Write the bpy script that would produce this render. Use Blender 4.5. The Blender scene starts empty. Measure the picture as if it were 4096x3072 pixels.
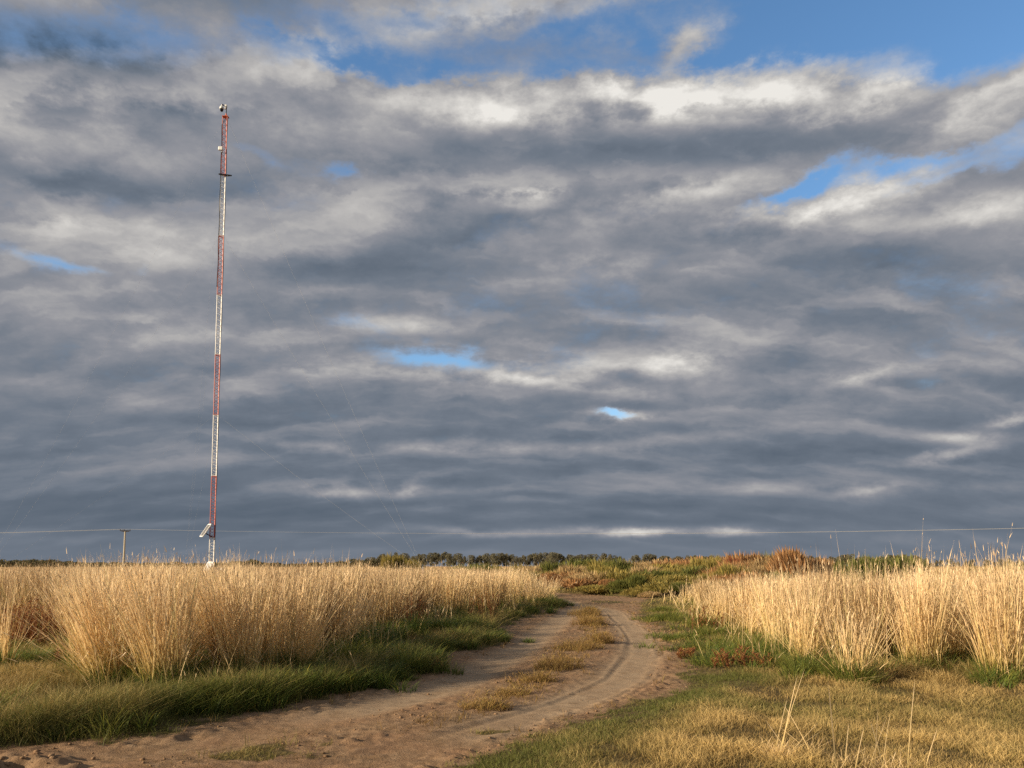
import bpy, math, os, random
import numpy as np
from mathutils import Vector

STAGE = os.environ.get('SCENE_STAGE', 'all')          # 'sky' builds only the sky for a quick look
rng = np.random.default_rng(7)
random.seed(7)
scene = bpy.context.scene
COL = scene.collection
R = math.radians

# ------------------------------------------------------------------ camera geometry
H = 1.70                       # eye height
F = 3076.0                     # focal length in photo pixels (4096 wide)
PITCH = R(4.5)
CX, CY = 2048.0, 2023.0        # optical centre (the frame is shifted up)
ct, st = math.cos(PITCH), math.sin(PITCH)

def ray(px, py):
    u = (px - CX) / F; v = (CY - py) / F
    return (u, ct - v * st, st + v * ct)

def gp(px, py):
    d = ray(px, py); s = -H / d[2]
    return (d[0] * s, d[1] * s)

def wp(px, py, Y):
    d = ray(px, py); s = Y / d[1]
    return Vector((d[0] * s, Y, H + d[2] * s))

def azel(px, py):
    d = ray(px, py)
    return math.atan2(d[0], d[1]), math.atan2(d[2], math.hypot(d[0], d[1]))

cam = bpy.data.cameras.new('camera'); cam_o = bpy.data.objects.new('camera', cam); COL.objects.link(cam_o)
cam.sensor_width = 36.0; cam.lens = F / 4096 * 36.0
cam.shift_y = (CY - 1536.0) / 4096.0
cam_o.location = (0, 0, H); cam_o.rotation_euler = (math.pi / 2 + PITCH, 0, 0)
cam.clip_start = 0.05; cam.clip_end = 30000
scene.camera = cam_o

# ------------------------------------------------------------------ light
SUN_A, SUN_E = R(66), R(18.5)       # sun behind the viewer's left shoulder, low
to_sun = Vector((-math.sin(SUN_A) * math.cos(SUN_E), -math.cos(SUN_A) * math.cos(SUN_E), math.sin(SUN_E)))
sun = bpy.data.lights.new('sun', 'SUN'); sun_o = bpy.data.objects.new('sun', sun); COL.objects.link(sun_o)
sun.energy = 5.0; sun.angle = R(0.55); sun.color = (1.0, 0.83, 0.60)
sun_o.rotation_euler = to_sun.to_track_quat('Z', 'Y').to_euler()
sun_o.location = (0, 0, 60)

scene.view_settings.view_transform = 'Standard'
scene.view_settings.look = 'None'
scene.view_settings.exposure = 0.56
scene.view_settings.gamma = 1.0
scene.cycles.use_denoising = False
scene.cycles.max_bounces = 6

# ------------------------------------------------------------------ node helpers
class NB:
    def __init__(s, tree): s.t = tree; s.n = tree.nodes; s.l = tree.links
    def node(s, typ, **kw):
        nd = s.n.new(typ)
        for k, v in kw.items(): setattr(nd, k, v)
        return nd
    def put(s, sock, val):
        if isinstance(val, bpy.types.NodeSocket): s.l.new(val, sock)
        else: sock.default_value = val
    def m(s, op, a, b=0.0, c=0.0, clamp=False):
        nd = s.node('ShaderNodeMath', operation=op, use_clamp=clamp)
        s.put(nd.inputs[0], a); s.put(nd.inputs[1], b); s.put(nd.inputs[2], c)
        return nd.outputs[0]
    def vm(s, op, a, b=(0, 0, 0), out=0):
        nd = s.node('ShaderNodeVectorMath', operation=op)
        s.put(nd.inputs[0], a)
        if op == 'SCALE': s.put(nd.inputs[3], b)
        else: s.put(nd.inputs[1], b)
        return nd.outputs[1] if out else nd.outputs[0]
    def xyz(s, x, y, z=0.0):
        nd = s.node('ShaderNodeCombineXYZ')
        s.put(nd.inputs[0], x); s.put(nd.inputs[1], y); s.put(nd.inputs[2], z)
        return nd.outputs[0]
    def noise(s, vec, scale, detail=4, rough=0.5, col=False, dist=0.0):
        nd = s.node('ShaderNodeTexNoise', noise_dimensions='3D')
        if vec is not None: s.put(nd.inputs['Vector'], vec)
        nd.inputs['Scale'].default_value = scale; nd.inputs['Detail'].default_value = detail
        nd.inputs['Roughness'].default_value = rough; nd.inputs['Distortion'].default_value = dist
        return nd.outputs['Color'] if col else nd.outputs['Fac']
    def ramp(s, fac, stops, interp='LINEAR'):
        nd = s.node('ShaderNodeValToRGB'); nd.color_ramp.interpolation = interp
        el = nd.color_ramp.elements
        while len(el) < len(stops): el.new(0.5)
        for e, (p, c) in zip(el, stops):
            e.position = p; e.color = (*c, 1) if len(c) == 3 else c
        s.put(nd.inputs[0], fac)
        return nd.outputs[0]
    def mix(s, fac, a, b, mode='MIX'):
        nd = s.node('ShaderNodeMix', data_type='RGBA', blend_type=mode)
        s.put(nd.inputs[0], fac)
        for sock, v in ((nd.inputs[6], a), (nd.inputs[7], b)):
            if isinstance(v, tuple) and len(v) == 3: v = (*v, 1)
            s.put(sock, v)
        return nd.outputs[2]
    def rng(s, v, a, b, c=0.0, d=1.0, smooth=True):
        nd = s.node('ShaderNodeMapRange', interpolation_type='SMOOTHSTEP' if smooth else 'LINEAR')
        s.put(nd.inputs[0], v)
        for i, q in enumerate((a, b, c, d)): nd.inputs[1 + i].default_value = q
        return nd.outputs[0]
    def attr(s, name):
        return s.node('ShaderNodeAttribute', attribute_name=name).outputs['Fac']

# ------------------------------------------------------------------ the sky: stratocumulus deck over a blue sky
# blobs: (px, py, rx, ry, tilt deg, amount) in photo pixels, turned into azimuth / elevation
COVER = [   # negative opens a gap of blue
    (3500, 40, 1000, 250, 2, -1.5), (3900, 230, 500, 120, -6, -0.9), (2450, 60, 480, 160, 0, -0.55), (1950, 150, 650, 130, -4, -0.80), (1700, 270, 620, 50, 2, -0.55), (2750, 250, 420, 50, 5, -0.55), (800, 200, 480, 80, -4, -0.55), (300, 150, 420, 110, -6, -0.38), (350, 330, 260, 40, -8, -0.2),
    (1330, 240, 300, 50, 6, -0.42), (1480, 70, 280, 100, 0, -0.6), (2250, 270, 260, 40, 3, -0.40), (1780, 300, 330, 36, 0, -0.30),
    (3200, 735, 200, 38, -14, -1.15), (3620, 655, 420, 42, -2, -0.95), (4000, 640, 260, 45, -2, -0.6), (3640, 735, 170, 24, -5, -0.40),
    (1750, 1438, 210, 30, 3, -1.08), (2470, 1662, 62, 13, 6, -1.05), (230, 1050, 170, 30, 3, -0.75),
    (580, 1075, 90, 36, -10, -0.62), (1390, 668, 65, 40, -15, -0.62), (970, 598, 80, 36, 0, -0.42), (1250, 650, 300, 50, 0, -0.20),
    (1430, 1290, 130, 24, 5, -0.40), (3760, 1865, 110, 22, 4, -0.25), (560, 270, 360, 60, -6, -0.34),
    (2090, 70, 360, 36, -8, 0.22), (1950, 130, 300, 30, -8, 0.20), (2700, 200, 130, 70, -30, 0.62),
    (2300, 520, 1200, 130, 1, 0.55), (1400, 450, 800, 120, -2, 0.35), (3900, 470, 300, 80, -8, 0.95),
    (3200, 480, 500, 80, 4, 0.65), (3900, 720, 130, 40, -14, 0.40), (2750, 430, 500, 60, 6, 0.35),
]
BRIGHT = [  # brighter (+) or darker (-) than the deck
    (2000, 420, 800, 75, 0, 0.44), (2700, 390, 420, 65, 5, 0.46), (3330, 410, 330, 55, 8, 0.48),
    (3930, 440, 260, 75, -10, 0.50), (2500, 590, 950, 85, 2, -0.20), (3450, 570, 500, 50, 3, -0.10),
    (1150, 480, 400, 110, 0, 0.18), (300, 560, 520, 120, -5, 0.12), (300, 170, 800, 150, -4, -0.20), (250, 420, 600, 130, -4, -0.14), (60, 800, 300, 60, 0, -0.06), (450, 270, 700, 110, -4, -0.30), (300, 560, 500, 70, -4, 0.10),
    (2700, 790, 330, 50, -6, 0.36), (3400, 790, 420, 55, -4, 0.38), (3050, 860, 320, 45, 2, 0.30),
    (3900, 850, 380, 55, 4, 0.30), (2080, 800, 140, 50, 0, 0.36), (2350, 1090, 240, 60, -4, 0.24),
    (250, 850, 330, 50, 0, 0.20), (250, 740, 420, 45, 2, -0.16), (620, 800, 400, 60, 0, -0.10),
    (800, 1020, 260, 70, -10, 0.18), (1000, 780, 330, 70, -6, -0.06), (1700, 700, 400, 60, 6, -0.15),
    (1600, 1050, 500, 80, 0, -0.08), (650, 1330, 300, 90, -10, 0.16), (420, 1500, 400, 60, 0, -0.06),
    (2050, 1500, 330, 35, 4, 0.44), (1500, 1475, 350, 35, 2, 0.20), (2680, 1440, 160, 45, 8, 0.46),
    (2330, 1450, 130, 30, 0, 0.36), (1650, 1310, 260, 40, 4, 0.24), (3430, 1510, 160, 30, -6, 0.30),
    (3600, 1500, 260, 24, 0, 0.16), (2800, 1560, 500, 40, 4, 0.12), (2480, 1665, 110, 18, 0, 0.40),
    (1800, 1790, 340, 26, 0, 0.24), (1260, 1790, 160, 20, 6, 0.22), (2620, 1760, 500, 26, -2, 0.18),
    (3800, 1820, 170, 22, -8, 0.50), (3830, 1760, 130, 22, 4, 0.42), (4030, 1690, 130, 20, -4, 0.46),
    (3430, 1965, 110, 24, -6, 0.34), (3050, 1945, 320, 24, 0, 0.18), (3700, 1960, 460, 40, -3, 0.12),
    (1330, 1965, 120, 20, 0, 0.30), (1640, 1960, 70, 22, -25, 0.34), (1500, 1965, 330, 30, 0, 0.18),
    (2560, 2126, 180, 17, 0, 0.42), (2920, 2126, 100, 17, 2, 0.52), (2250, 2130, 430, 14, 0, 0.22),
    (1900, 2128, 180, 12, 4, 0.14), (3700, 2160, 420, 26, 2, 0.10), (700, 1650, 420, 50, 4, 0.05),
    (900, 1690, 330, 40, 0, -0.05), (700, 2050, 1000, 90, 0, -0.07), (1800, 1150, 900, 160, 0, -0.05),
    (3400, 1200, 900, 110, 3, -0.08), (2000, 100, 420, 50, -10, 0.14), (2700, 200, 200, 80, -30, 0.24),
]

def build_world():
    w = bpy.data.worlds.new('World'); scene.world = w; w.use_nodes = True
    b = NB(w.node_tree); b.n.clear()
    g = b.node('ShaderNodeTexCoord').outputs['Generated']
    d = b.vm('NORMALIZE', g)
    sep = b.node('ShaderNodeSeparateXYZ'); b.put(sep.inputs[0], d)
    x, y, z = sep.outputs
    zc = b.m('MAXIMUM', z, 0.0)
    az = b.m('ARCTAN2', x, y); el = b.m('ARCSINE', z)
    k = b.m('DIVIDE', 1.0, b.m('ADD', zc, 0.34))
    pxn = b.m('MULTIPLY', x, k); pyn = b.m('MULTIPLY', y, k)
    A = b.xyz(x, y, b.m('MULTIPLY', zc, 1.8))                       # direction space: roundish puffs
    puff = b.vm('SUBTRACT', b.noise(A, 12.0, 7, 0.62, col=True), (0.5, 0.5, 0.5))
    P = b.vm('ADD', b.xyz(b.m('MULTIPLY', pxn, 0.40), b.m('MULTIPLY_ADD', pxn, -0.02, pyn), 0.37), b.vm('MULTIPLY', puff, (0.08, 0.115, 0.0)))
    # the same deck a little nearer to the viewer (and to the sun): the difference tells sunlit flanks from undersides
    rad = b.m('SQRT', b.m('ADD', b.m('MULTIPLY', pxn, pxn), b.m('MULTIPLY', pyn, pyn)))
    near = b.m('SUBTRACT', 1.0, b.m('DIVIDE', 0.055, b.m('ADD', rad, 0.05)))
    Pn = b.vm('ADD', b.vm('MULTIPLY', P, b.xyz(near, near, 1.0)), (-0.012, 0.0, 0.0))
    wamp = b.m('MULTIPLY_ADD', zc, 0.15, 0.022)
    q = b.vm('ADD', b.xyz(az, el, 0.0), b.vm('MULTIPLY', b.vm('SCALE', puff, wamp), (1.8, 0.8, 0.0)))
    def field(blobs, start):
        acc = start
        for (cx, cy, rx, ry, tilt, amt) in blobs:
            a0, e0 = azel(cx, cy)
            a1, e1 = azel(cx, cy - ry); a2, e2 = azel(cx + rx, cy)
            mp = b.node('ShaderNodeMapping', vector_type='TEXTURE')
            b.put(mp.inputs['Vector'], q)
            b.put(mp.inputs['Location'], b.xyz(a0, e0, acc))   # depends on acc: keeps the shader evaluating one blob at a time
            mp.inputs['Rotation'].default_value = (0, 0, R(-tilt))
            mp.inputs['Scale'].default_value = (abs(a2 - a0), abs(e1 - e0), 1e6)
            r2 = b.vm('DOT_PRODUCT', mp.outputs[0], mp.outputs[0], out=1)
            acc = b.m('MULTIPLY_ADD', b.m('POWER', 0.42, r2), amt, acc)
        return acc
    h1 = b.noise(P, 3.9, 5, 0.50); h2 = b.noise(Pn, 3.9, 5, 0.50)
    low = b.noise(P, 1.7, 1, 0.5)
    sp = b.node('ShaderNodeSeparateXYZ'); b.put(sp.inputs[0], puff)
    fine = sp.outputs[2]
    relief = b.m('SUBTRACT', h1, h2)
    # cover
    c0 = b.m('MULTIPLY_ADD', b.m('SUBTRACT', h1, 0.5), 1.5, 1.02)
    c0 = b.m('MULTIPLY_ADD', fine, 1.3, c0)
    c0 = b.m('ADD', c0, b.rng(el, 0.02, 0.22, 0.75, 0.0))                 # the far deck closes up
    cov = field(COVER, c0)
    alpha = b.rng(cov, -0.16, 0.92)
    # brightness: lighter high up, dark slate low over the horizon
    base = b.ramp(b.m('DIVIDE', el, R(40)), [
        (0.0, (0.185,) * 3), (0.07, (0.160,) * 3), (0.17, (0.158,) * 3), (0.32, (0.275,) * 3), (0.50, (0.36,) * 3),
        (0.72, (0.375,) * 3), (0.85, (0.315,) * 3), (1.0, (0.27,) * 3)])
    amp = b.ramp(el, [(0.0, (0.12,) * 3), (0.06, (0.36,) * 3), (0.25, (0.95,) * 3), (0.6, (1.1,) * 3)])
    rl = b.m('MULTIPLY_ADD', b.m('MAXIMUM', relief, 0.0), 1.1, relief)            # bright crests, flatter undersides
    b0 = b.m('MULTIPLY_ADD', b.m('MULTIPLY', rl, amp), 1.15, base)
    b0 = b.m('MULTIPLY_ADD', b.m('MULTIPLY', b.m('SUBTRACT', low, 0.5), amp), 0.22, b0)
    b0 = b.m('MULTIPLY_ADD', b.m('MULTIPLY', fine, amp), 0.42, b0)
    bl = field(BRIGHT, 0.0)
    br = b.m('MULTIPLY_ADD', bl, b.m('MULTIPLY_ADD', fine, 2.2, 0.96), b0)
    thin = b.m('MULTIPLY', b.m('SUBTRACT', 1.0, alpha), 0.22)
    br = b.m('ADD', br, thin)
    cloud = b.ramp(br, [(0.0, (0.078, 0.106, 0.144)), (0.20, (0.156, 0.184, 0.228)), (0.40, (0.270, 0.276, 0.305)),
                        (0.60, (0.425, 0.415, 0.412)), (0.82, (0.62, 0.60, 0.57)), (1.05, (0.80, 0.775, 0.73))])
    sky = b.node('ShaderNodeTexSky', sky_type='NISHITA', sun_disc=False)
    sky.sun_elevation = SUN_E; sky.sun_rotation = math.atan2(to_sun.x, to_sun.y); sky.altitude = 50
    sky.air_density = 1.0; sky.dust_density = 0.4; sky.ozone_density = 2.0
    hs = b.node('ShaderNodeHueSaturation'); hs.inputs['Saturation'].default_value = 1.15
    hs.inputs['Value'].default_value = 1.36
    b.put(hs.inputs['Color'], sky.outputs[0])
    col = b.mix(alpha, hs.outputs[0], b.vm('SCALE', cloud, 7.15))
    bg = b.node('ShaderNodeBackground'); b.put(bg.inputs[0], col); bg.inputs[1].default_value = 0.1
    out = b.node('ShaderNodeOutputWorld'); b.put(out.inputs[0], bg.outputs[0])
    w.cycles.sampling_method = 'MANUAL'; w.cycles.sample_map_resolution = 256

build_world()
# ------------------------------------------------------------------ numpy helpers
def hash2(ix, iy, seed):
    h = (ix.astype(np.int64) * 374761393 + iy.astype(np.int64) * 668265263 + seed * 974634777) & 0xFFFFFFFF
    h = ((h ^ (h >> 13)) * 1274126177) & 0xFFFFFFFF
    return ((h ^ (h >> 16)) & 0xFFFFFF) / float(0xFFFFFF)

def vnoise(x, y, seed=0):
    ix = np.floor(x); iy = np.floor(y); fx = x - ix; fy = y - iy
    fx = fx * fx * fx * (fx * (fx * 6 - 15) + 10); fy = fy * fy * fy * (fy * (fy * 6 - 15) + 10)
    a = hash2(ix, iy, seed); b = hash2(ix + 1, iy, seed); c = hash2(ix, iy + 1, seed); d = hash2(ix + 1, iy + 1, seed)
    return (a + (b - a) * fx) * (1 - fy) + (c + (d - c) * fx) * fy

def fbm(x, y, oct=4, seed=0, gain=0.5):
    s = 0; a = 1; n = 0
    for i in range(oct):
        s = s + a * vnoise(x * 2 ** i + 17.3 * i, y * 2 ** i - 9.1 * i, seed + i); n += a; a *= gain
    return s / n

def sstep(a, b, x):
    t = np.clip((x - a) / (b - a), 0, 1); return t * t * (3 - 2 * t)

def seg_dist(x, y, pts, closed):
    P = np.array(pts, float); Q = np.roll(P, -1, 0)
    if not closed: P, Q = P[:-1], Q[:-1]
    best = np.full(x.shape, 1e9); side = np.zeros(x.shape)
    for (ax, ay), (bx, by) in zip(P, Q):
        dx, dy = bx - ax, by - ay; L = dx * dx + dy * dy + 1e-12
        t = np.clip(((x - ax) * dx + (y - ay) * dy) / L, 0, 1)
        ex = x - ax - t * dx; ey = y - ay - t * dy
        d = np.sqrt(ex * ex + ey * ey)
        m = d < best
        best = np.where(m, d, best); side = np.where(m, (dx * ey - dy * ex) / math.sqrt(L), side)
    return best, side

def inside(x, y, pts):
    P = np.array(pts, float); r = np.zeros(x.shape, bool); j = len(P) - 1
    for i in range(len(P)):
        xi, yi = P[i]; xj, yj = P[j]
        c = ((yi > y) != (yj > y)) & (x < (xj - xi) * (y - yi) / (yj - yi + 1e-15) + xi)
        r ^= c; j = i
    return r

def sdist(x, y, pts):
    d, _ = seg_dist(x, y, pts, True)
    return np.where(inside(x, y, pts), -d, d)

# ------------------------------------------------------------------ plan of the place (metres; camera at 0,0)
G = lambda L: [gp(*p) for p in L]
ROAD = [(-14, 2.6), (-8, 5.2)] + G([(0, 3003), (194, 2972), (452, 2958), (685, 2932), (775, 2906), (956, 2862), (1130, 2836),
        (1292, 2803), (1584, 2732), (1752, 2680), (1791, 2622), (1985, 2590), (2011, 2545), (2000, 2512), (2172, 2448), (2270, 2427), (2235, 2404)]) \
    + [(-3.5, 44), (-16, 47), (-16, 54), (-2, 51.5)] + G([(2330, 2376), (2592, 2390), (2555, 2415), (2560, 2468), (2640, 2514), (2701, 2588), (2742, 2642), (2749, 2730),
        (2688, 2777), (2547, 2795), (2431, 2848), (2204, 2938), (1946, 3036)]) + [(-1.2, 5.2), (-4, 2.0), (-8, -2), (-16, -4)]
LTRACK = [(-9, 4.0)] + G([(120, 3075), (900, 2948), (1500, 2818), (1830, 2722), (2060, 2610), (2180, 2520), (2275, 2450), (2310, 2420)]) + [(0, 46)]
RTRACK = [(-6, 2.5)] + G([(1300, 3090), (1900, 2930), (2260, 2815), (2480, 2710), (2560, 2620), (2556, 2560), (2500, 2490), (2440, 2440)]) + [(1.2, 50)]
FIELD = G([(-60, 2550), (0, 2552), (210, 2556), (300, 2640), (350, 2752), (410, 2778), (700, 2792), (960, 2752), (1200, 2726), (1400, 2650), (1480, 2590), (1750, 2494), (1950, 2474),
           (2120, 2426), (2215, 2394), (2225, 2380)]) + [(-3.0, 45.0), (-2, 62), (6, 90), (60, 240), (-60, 600), (-900, 600), (-40, 20)]
PATCH = G([(2740, 2420), (2890, 2500), (3040, 2590), (3208, 2672), (3411, 2700), (3682, 2690), (3851, 2662), (3920, 2640), (3986, 2734), (4200, 2750)]) \
    + [(16, 14), (22, 30), (16, 33), (11.5, 22.5), (9.6, 27.0), (8.5, 36)]
LUMPS = [(1034, 3012, 260, 44), (1960, 2925, 90, 16), (2440, 2405, 90, 9)]     # grass islands on the bare soil: px, py, rx, ry

def lump_mask(x, y):
    m = np.zeros(x.shape)
    for (px, py, rx, ry) in LUMPS:
        c = gp(px, py); a = rx / F * c[1]; b = abs(gp(px, py - ry)[1] - gp(px, py + ry)[1]) / 2
        m = np.maximum(m, 1 - sstep(0.45, 1.15, np.sqrt(((x - c[0]) / a) ** 2 + ((y - c[1]) / b) ** 2) + (fbm(x * 4, y * 4, 3, 181) - .5) * 1.5))
    return m

def plan(x, y):
    d = sdist(x, y, ROAD)
    d = d + (fbm(x * 1.6, y * 1.6, 3, 11) - 0.5) * 0.55 * np.clip(y / 14, 0.6, 1.6)
    lt, _ = seg_dist(x, y, LTRACK, False); rt, rs = seg_dist(x, y, RTRACK, False)
    return d, lt, rt, rs

def height(x, y, det=True):
    near = 1 - sstep(55, 80, np.abs(y)); nx = 1 - sstep(35, 60, np.abs(x))
    d, lt, rt, rs = plan(x, y)
    road = 1 - sstep(-0.35, 0.10, d)
    z = (fbm(x * 0.18, y * 0.18, 3, 3) - 0.5) * 0.16
    z = z + np.where(x < 0.25 * y - 4.0, 0.13, 0.07) * sstep(-0.1, 0.9, d)
    z = z + 0.06 * (fbm(x * 0.9, y * 0.9, 3, 5) - 0.5) * sstep(0.0, 0.6, d)
    tr = np.maximum(np.exp(-(lt / 0.42) ** 4), np.exp(-(rt / 0.46) ** 4)) * road
    z = z - 0.030 * tr
    if det:
        rough = road * (1 - 0.86 * tr)
        z = z + rough * ((fbm(x * 3.1, y * 3.1, 3, 21) - 0.5) * 0.030 + (fbm(x * 11, y * 11, 3, 23, 0.6) - 0.5) * 0.034)
        clod = np.clip(fbm(x * 7, y * 7, 2, 31) - 0.56, 0, 1) * sstep(0.52, 0.7, fbm(x * 0.8, y * 0.8, 2, 33))
        z = z + road * (1 - tr) * clod * 0.11
        # tyre ridges pressed along the outer edge of the right-hand rut
        for off, s_ in ((0.34, 0.060), (0.47, 0.05), (0.60, 0.055), (-0.30, 0.05)):
            w = np.exp(-((rs + off + 0.05 * np.sin(y * 0.7)) / s_) ** 2) - 0.8 * np.exp(-((rs + off + 0.10) / s_) ** 2)
            z = z + 0.013 * w * road * (rt < 1.2) * sstep(0.25, 0.5, fbm(x * 0.7 + 3, y * 0.7, 2, 41)) * (y > 6) * (1 - sstep(30, 40, y))
        z = z + tr * (fbm(x * 5, y * 5, 2, 51) - 0.5) * 0.012
        for (c0, wd) in ((-0.16, 0.11), (0.18, 0.10)):                 # lugs of a tyre pressed in the soft silt
            lug = np.sin(2 * math.pi * (y / 0.17 + np.abs(rs - c0) * 3.2)) > 0.1
            z = z + 0.010 * lug * (np.abs(rs - c0 + 0.04 * np.sin(y * 0.9)) < wd) * sstep(0.46, 0.58, fbm(x * 0.55 + 7, y * 0.55, 2, 57)) * (rt < 0.6)
        crumb = np.exp(-((d + 0.25) / 0.22) ** 2)
        z = z + crumb * (fbm(x * 8, y * 8, 3, 59, 0.65) - 0.42) * 0.085
        # churned mud in the near corner
        mud = np.exp(-(((x + 4.55) / 0.95) ** 2 + ((y - 6.75) / 0.35) ** 2))
        z = z + mud * (0.04 + 0.26 * (fbm(x * 4.5, y * 6, 3, 61) - 0.42))
    return z * near * nx

# ------------------------------------------------------------------ mesh / object helpers
def np_mesh(name, verts, quads=None, tris=None, attrs=None, smooth=False):
    me = bpy.data.meshes.new(name)
    V = np.asarray(verts, np.float32)
    me.vertices.add(len(V)); me.vertices.foreach_set('co', V.ravel())
    nq = 0 if quads is None else len(quads); nt = 0 if tris is None else len(tris)
    idx = np.concatenate([np.asarray(a, np.int32).ravel() for a in (quads, tris) if a is not None and len(a)])
    me.loops.add(len(idx)); me.loops.foreach_set('vertex_index', idx)
    me.polygons.add(nq + nt)
    start = np.concatenate([np.arange(nq, dtype=np.int32) * 4, nq * 4 + np.arange(nt, dtype=np.int32) * 3])
    me.polygons.foreach_set('loop_start', start)
    if smooth: me.polygons.foreach_set('use_smooth', np.ones(nq + nt, bool))
    for k, a in (attrs or {}).items():
        at = me.attributes.new(k, 'FLOAT', 'POINT'); at.data.foreach_set('value', np.asarray(a, np.float32))
    me.update(calc_edges=True)
    return me

def link(name, me, mat, parent=None, loc=None, rot=0.0, scale=None):
    if mat is not None and len(me.materials) == 0: me.materials.append(mat)
    o = bpy.data.objects.new(name, me); COL.objects.link(o)
    if parent is not None: o.parent = parent
    if loc is not None: o.location = loc
    if rot: o.rotation_euler = (0, 0, rot)
    if scale is not None: o.scale = scale if hasattr(scale, '__len__') else (scale,) * 3
    return o

def tag(o, label=None, cat=None, group=None, kind=None):
    if label: o['label'] = label
    if cat: o['category'] = cat
    if group: o['group'] = group
    if kind: o['kind'] = kind
    return o

def empty(name, loc, rz=0.0, scale=1.0):
    o = bpy.data.objects.new(name, None); COL.objects.link(o)
    o.empty_display_size = 0.2
    o.location = loc; o.rotation_euler = (0, 0, rz); o.scale = (scale,) * 3
    return o

def copy_tree(o, parent=None):
    c = o.copy(); COL.objects.link(c)
    if parent is not None: c.parent = parent
    for ch in list(o.children): copy_tree(ch, c)
    return c

class MB:
    def __init__(s): s.v = []; s.f = []
    def add(s, vs, fs):
        n = len(s.v); s.v += [tuple(v) for v in vs]; s.f += [tuple(i + n for i in f) for f in fs]
    def box(s, c, a, b=None, d=None):
        """box from a centre and three half-axis vectors (or one tuple of half sizes)"""
        if b is None: a, b, d = (a[0], 0, 0), (0, a[1], 0), (0, 0, a[2])
        c, a, b, d = map(Vector, (c, a, b, d))
        vs = [c + i * a + j * b + k * d for i in (-1, 1) for j in (-1, 1) for k in (-1, 1)]
        s.add(vs, [(0, 1, 3, 2), (4, 6, 7, 5), (0, 4, 5, 1), (2, 3, 7, 6), (0, 2, 6, 4), (1, 5, 7, 3)])
    def poly(s, pts, rad, n=6, cap=True):
        pts = [Vector(p) for p in pts]
        if not hasattr(rad, '__len__'): rad = [rad] * len(pts)
        vs = []; fs = []
        for i, p in enumerate(pts):
            t = (pts[min(i + 1, len(pts) - 1)] - pts[max(i - 1, 0)]).normalized()
            u = t.cross(Vector((0.31, 0.95, 0.11)) if abs(t.y) < 0.9 else Vector((1, 0, 0))).normalized(); w = t.cross(u)
            for k in range(n):
                a = 2 * math.pi * k / n
                vs.append(p + (u * math.cos(a) + w * math.sin(a)) * rad[i])
        for i in range(len(pts) - 1):
            for k in range(n):
                fs.append((i * n + k, i * n + (k + 1) % n, (i + 1) * n + (k + 1) % n, (i + 1) * n + k))
        if cap:
            fs.append(tuple(reversed(range(n)))); fs.append(tuple((len(pts) - 1) * n + k for k in range(n)))
        s.add(vs, fs)
    def lathe(s, c, prof, n=16):
        s.poly([Vector(c) + Vector((0, 0, z)) for r, z in prof], [max(r, 1e-4) for r, z in prof], n)
    def build(s, name, mat, parent=None, smooth=False, bevel=0.0, loc=None):
        me = bpy.data.meshes.new(name); me.from_pydata([tuple(v) for v in s.v], [], s.f); me.validate(); me.update()
        if smooth: me.polygons.foreach_set('use_smooth', np.ones(len(me.polygons), bool))
        o = link(name, me, mat, parent, loc)
        if bevel:
            m = o.modifiers.new('bevel', 'BEVEL'); m.width = bevel; m.segments = 2
        return o

# ------------------------------------------------------------------ materials
def new_mat(name):
    m = bpy.data.materials.new(name); m.use_nodes = True
    b = NB(m.node_tree); b.n.clear()
    out = b.node('ShaderNodeOutputMaterial')
    return m, b, out

def blade_mat(name, along, tint, trans=0.35, rough=0.6, patch=None):
    """plant blades: colour from root to tip, multiplied by a natural plant-to-plant variation"""
    m, b, out = new_mat(name)
    c = b.ramp(b.attr('along'), along)
    c = b.mix(1.0, c, b.ramp(b.attr('tint'), tint), 'MULTIPLY')
    if patch:                                     # greener / dryer stands (a property of the plants)
        c = b.mix(b.attr('green'), c, patch, 'MIX')
    pb = b.node('ShaderNodeBsdfPrincipled'); b.put(pb.inputs['Base Color'], c)
    pb.inputs['Roughness'].default_value = rough; pb.inputs['Specular IOR Level'].default_value = 0.25
    tr = b.node('ShaderNodeBsdfTranslucent'); b.put(tr.inputs[0], c)
    mx = b.node('ShaderNodeMixShader'); mx.inputs[0].default_value = trans
    b.put(mx.inputs[1], pb.outputs[0]); b.put(mx.inputs[2], tr.outputs[0]); b.put(out.inputs[0], mx.outputs[0])
    return m

def solid(name, col, rough=0.5, metal=0.0, var=0.25, scale=30.0, bump=0.0, spec=0.5, second=None):
    m, b, out = new_mat(name)
    tc = b.node('ShaderNodeTexCoord').outputs['Object']
    n = b.noise(tc, scale, 5, 0.6)
    lo = tuple(c * (1 - var) for c in (second or col))
    c = b.ramp(n, [(0.3, lo), (0.65, col)])
    pb = b.node('ShaderNodeBsdfPrincipled'); b.put(pb.inputs['Base Color'], c)
    pb.inputs['Roughness'].default_value = rough; pb.inputs['Metallic'].default_value = metal
    pb.inputs['Specular IOR Level'].default_value = spec
    if bump:
        bp = b.node('ShaderNodeBump'); bp.inputs['Strength'].default_value = bump; bp.inputs['Distance'].default_value = 0.01
        b.put(bp.inputs['Height'], n); b.put(pb.inputs['Normal'], bp.outputs[0])
    b.put(out.inputs[0], pb.outputs[0])
    return m

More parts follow.
